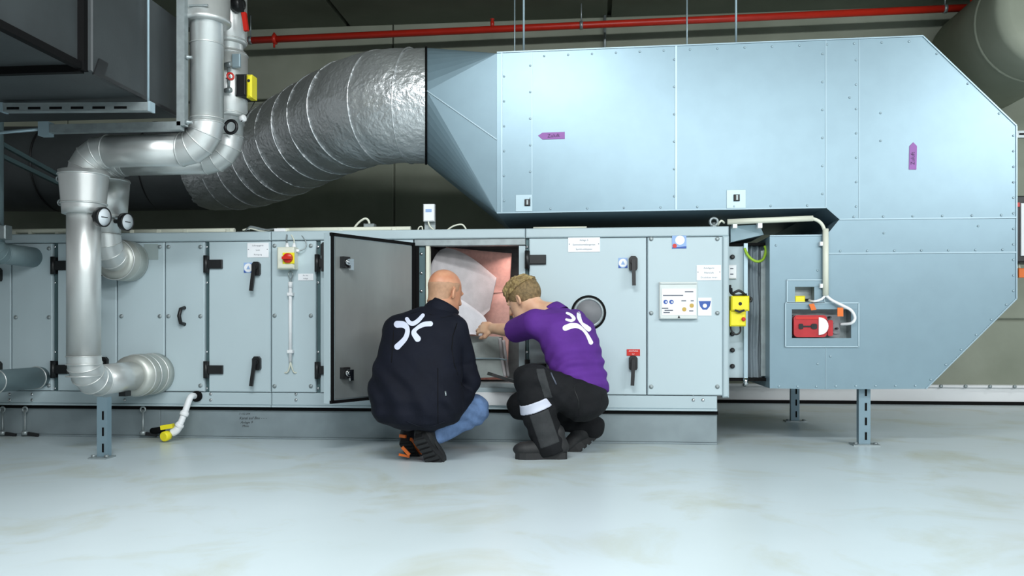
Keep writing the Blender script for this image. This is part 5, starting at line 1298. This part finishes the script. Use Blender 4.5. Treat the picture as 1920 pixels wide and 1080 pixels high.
# hair: cropped sides and longer wavy top
r_, f_, u_ = B2; Wh = lambda x, y, z: h2+r_*x+f_*y+u_*z
def hair(name, grow, m, cond, amp, parent, hstep=.0042):
    fd = Field(*span([Wh(a, b, c) for a in (-.1, .1) for b in (-.13, .12) for c in (-.12, .15)], .01), hstep)
    fd.ell(Wh(0, -.014, .032), (.077+grow, .098+grow, .088+grow*1.2), .0, B2)
    if name == 'hair_top': fd.ell(Wh(0, .055, .088), (.06, .045, .034), .03, B2); fd.ell(Wh(0, .0, .105), (.06, .06, .03), .03, B2)
    X = (fd.lo[0]+fd.h*np.arange(fd.n[0]))[:, None, None]; Y = (fd.lo[1]+fd.h*np.arange(fd.n[1]))[None, :, None]; Zz = (fd.lo[2]+fd.h*np.arange(fd.n[2]))[None, None, :]
    d = lambda e: (X-h2.x)*e.x+(Y-h2.y)*e.y+(Zz-h2.z)*e.z
    x, y, z = d(r_), d(f_), d(u_)
    n_ = np.sin(x*150+3*np.sin(y*60+z*30))*np.sin(y*120+2.5*np.sin(z*70+x*40))+.5*np.sin(z*210+x*160+2*np.sin(y*90))
    fd.v = np.maximum(fd.v+amp*n_, cond(x, y, z)).astype(np.float32)
    return fd.build(name, m, parent, 1)
hr = hair('hair_sides', .005, M['hairside'], lambda x, y, z: np.maximum(np.maximum(y-.055-.3*z, -.070-z+.35*np.maximum(y+.03, 0)*2.2), -.2+y*0), .0006, m2)
hair('hair_top', .014, M['hair'], lambda x, y, z: np.maximum(.058-z+.25*(y+.02)*-1, y-.115), .0042, m2)
# polo shirt
ez = (nk-pel).normalized(); ey = (fw-ez*fw.dot(ez)).normalized(); ex = ey.cross(ez); Ls = (nk-pel).length
fd = Field(*span([pel, nk, lS, rS, lE, rE], .22), .006)
tab = [(-.02, 0, -.012, .150, .120), (.02, 0, -.015, .155, .120), (Ls*.3, 0, -.03, .165, .120), (Ls*.55, 0, -.04, .180, .122), (Ls*.78, 0, -.04, .192, .118), (Ls*.92, 0, -.022, .175, .098), (Ls*1.0, 0, -.005, .13, .078), (Ls*1.06, 0, .0, .075, .062)]
fd.loft(pel, [ex, ey, ez], tab, .0, 2.3)
sl = lS+(lE-lS)*.92
fd.chain([lS+Vector((.01, .0, -.006)), sl+Vector((.0, 0, -.006))], [.078, .068], .045)
fd.chain([rS, rS+(rE-rS)*.75], [.07, .062], .04)
def wr2(X, Y, Zz):
    t = (X-pel.x)*ez.x+(Y-pel.y)*ez.y+(Zz-pel.z)*ez.z; p = (X-pel.x)*ey.x+(Y-pel.y)*ey.y+(Zz-pel.z)*ey.z
    return .0048*np.sin(t*95+14*p+2*np.sin(p*20))*np.clip((.38-t)*4, 0, 1)+.003*np.sin((t-1.1*p)*60)*np.clip(.3-t, 0, .3)*3
fd.wrinkle(wr2)
# cut the sleeve ends and hem off flat
def halfcut(fd, c, n, rad):
    n = Vector(n).normalized(); c = Vector(c)
    s_, X, Y, Zz = fd.sub(np.array(c)-rad, np.array(c)+rad)
    d = (X-c.x)*n.x+(Y-c.y)*n.y+(Zz-c.z)*n.z
    fd.v[s_] = np.maximum(fd.v[s_], np.where(((X-c.x)**2+(Y-c.y)**2+(Zz-c.z)**2) < rad*rad, d, -1)).astype(np.float32)
halfcut(fd, lE+(lS-lE)*.06, lE-lS, .12)
polo = fd.build('polo_shirt', M['polo'], m2, 2)
b = MB(); vs = []; fs = []; N = 36; cc = nk+Vector((-.012, .012, .012)); ax = (ez*.7+Vector((h2-nk)).normalized()*.6).normalized(); e1 = ex; e1 = (e1-ax*e1.dot(ax)).normalized(); e2 = ax.cross(e1)
for h_, ra in ((-.03, .088), (.0, .080), (.022, .072), (.030, .068), (.028, .064), (.0, .066)):
    for i in range(N): t = 2*math.pi*i/N; vs.append(cc+ax*h_+e1*ra*math.cos(t)+e2*ra*math.sin(t))
for j in range(5):
    for i in range(N): fs.append((j*N+i, j*N+(i+1) % N, (j+1)*N+(i+1) % N, (j+1)*N+i))
b.add(vs, fs, True).build('collar', M['polo'], polo)
logo(polo, polo, [([(1063, 587), (1070, 590), (1076, 597), (1071, 601), (1062, 599)], (2.2, 2.6, 3.4, 2.8, 2.2)),
                  ([(1085, 588), (1086, 596), (1091, 606), (1099, 613), (1104, 617)], (3.6, 4.0, 2.6, 4.4, 4.6)),
                  ([(1060, 615), (1071, 611), (1082, 611), (1093, 618), (1101, 628), (1108, 642)], (5.2, 5.4, 4.4, 2.6, 3.0, 4.2))], 'logo_white')
# work trousers
fd = Field(*span([pel, lK, lA, rK, rA, lH, rH], .16), .006)
def shin_l(fd, g=0.0): return fd.chain([lK+Vector((.01, 0, .0)), (lK+lA)/2+Vector((-.004, 0, 0)), lA+Vector((0, 0, .0))], [.092+g, .086+g, .086+g], .02)
def leg_l(fd, g=0.0):
    fd.chain([lH, lK+Vector((.03, .0, .005))], [.106+g, .086+g], .02); fd.ell(lK+Vector((-.012, 0, .022)), (.07+g, .085+g, .065+g), .02); return shin_l(fd, g)
leg_l(fd); fd.chain([rH, rK], [.10, .08], .03); fd.chain([rK, rA], [.078, .066], .02)
fd.ell(pel+Vector((.005, 0, -.02)), (.135, .15, .115), .05)
def wr3(X, Y, Zz): return .005*np.sin((X*.7+Zz)*62+3*np.sin(X*17+Zz*8))*np.exp(-((X-lK.x-.03)**2+(Zz-lK.z)**2)/.02)+.0025*np.sin(Zz*70-X*50+2*np.sin(X*25))
fd.wrinkle(wr3); halfcut(fd, lA+(lA-lK).normalized()*.03, lA-lK, .12)
tr = fd.build('work_trousers', M['trousers'], m2, 1)
def region(name, m, lo_hi, cond, g):
    f2 = Field(*lo_hi, .005)
    if name == 'reflective_band': shin_l(f2, g)
    else: leg_l(f2, g)
    f2.wrinkle(wr3)
    X = (f2.lo[0]+f2.h*np.arange(f2.n[0]))[:, None, None]; Y = (f2.lo[1]+f2.h*np.arange(f2.n[1]))[None, :, None]; Zz = (f2.lo[2]+f2.h*np.arange(f2.n[2]))[None, None, :]
    f2.v = np.maximum(f2.v, cond(X, Y, Zz)).astype(np.float32); return f2.build(name, m, m2, 1)
axl = (lA-lK).normalized()
bc = P(998, 763, 4.40); nb = (axl+Vector((.06, 0, 0))).normalized()
region('reflective_band', M['reflective'], span([lK, lA], .14), lambda X, Y, Zz: np.abs((X-bc.x)*nb.x+(Y-bc.y)*nb.y+(Zz-bc.z)*nb.z)-.026, .004)
sc_ = P(1022, 805, 4.40)
region('shin_patch', M['patch'], span([lK, lA], .14), lambda X, Y, Zz: np.maximum(np.maximum((X-sc_.x)*nb.x+(Zz-sc_.z)*nb.z-.085, -((X-bc.x)*nb.x+(Y-bc.y)*nb.y+(Zz-bc.z)*nb.z)+.03), np.maximum(np.abs((X-sc_.x)-(-.33)*(Zz-sc_.z))-.055, Y-4.45)), .003)
kc = P(1018, 712, 4.35)
region('knee_patch', M['patch'], span([lK, lH], .14), lambda X, Y, Zz: np.maximum(np.abs((X-kc.x)+.30*(Zz-kc.z))-.022, np.maximum(Y-4.45, np.abs(Zz-kc.z+.02)-.075)), .003)
me_ = tr.data; bv2 = BVHTree.FromPolygons([v.co for v in me_.vertices], [p.vertices[:] for p in me_.polygons])
drape([(1033, 699), (1036, 706), (1040, 714), (1043, 721)], .004, 'pocket_print', M['ink'], tr, bv2, .002)
drape([(1060, 700), (1075, 725), (1085, 752), (1086, 778)], .0025, 'side_seam', M['black'], tr, bv2, .001)
sh, W, _ = shoe(m2, P(1063, 854, 4.45), (-1, -.10, 0), (0, 0, 1), .275, 'work_boot')
sh, W, _ = shoe(m2, P(1122, 806, 4.74), (-.72, .0, -.60), (-.60, .0, .80), .245, 'work_boot')
# tablet held in the hidden right hand
tb = thing('tablet', P(940, 708, 4.84), 'slim black tablet seen edge on beside the knee', 'tablet')
a = P(918, 701, 4.84); c = P(985, 722, 4.90); ex_ = (c-a)/2; vw = ray(950, 710); vw = (vw-ex_.normalized()*vw.dot(ex_.normalized())).normalized(); w_ = vw; n_ = ex_.normalized().cross(w_); n_ = n_ if n_.z > 0 else -n_
MB().obox((a+c)/2, ex_, w_*.075, n_*.009).build('case', M['black'], tb)
MB().obox((a+c)/2+n_*.0095, ex_*.93, w_*.066, n_*.0008).build('screen', M['glass'], tb)
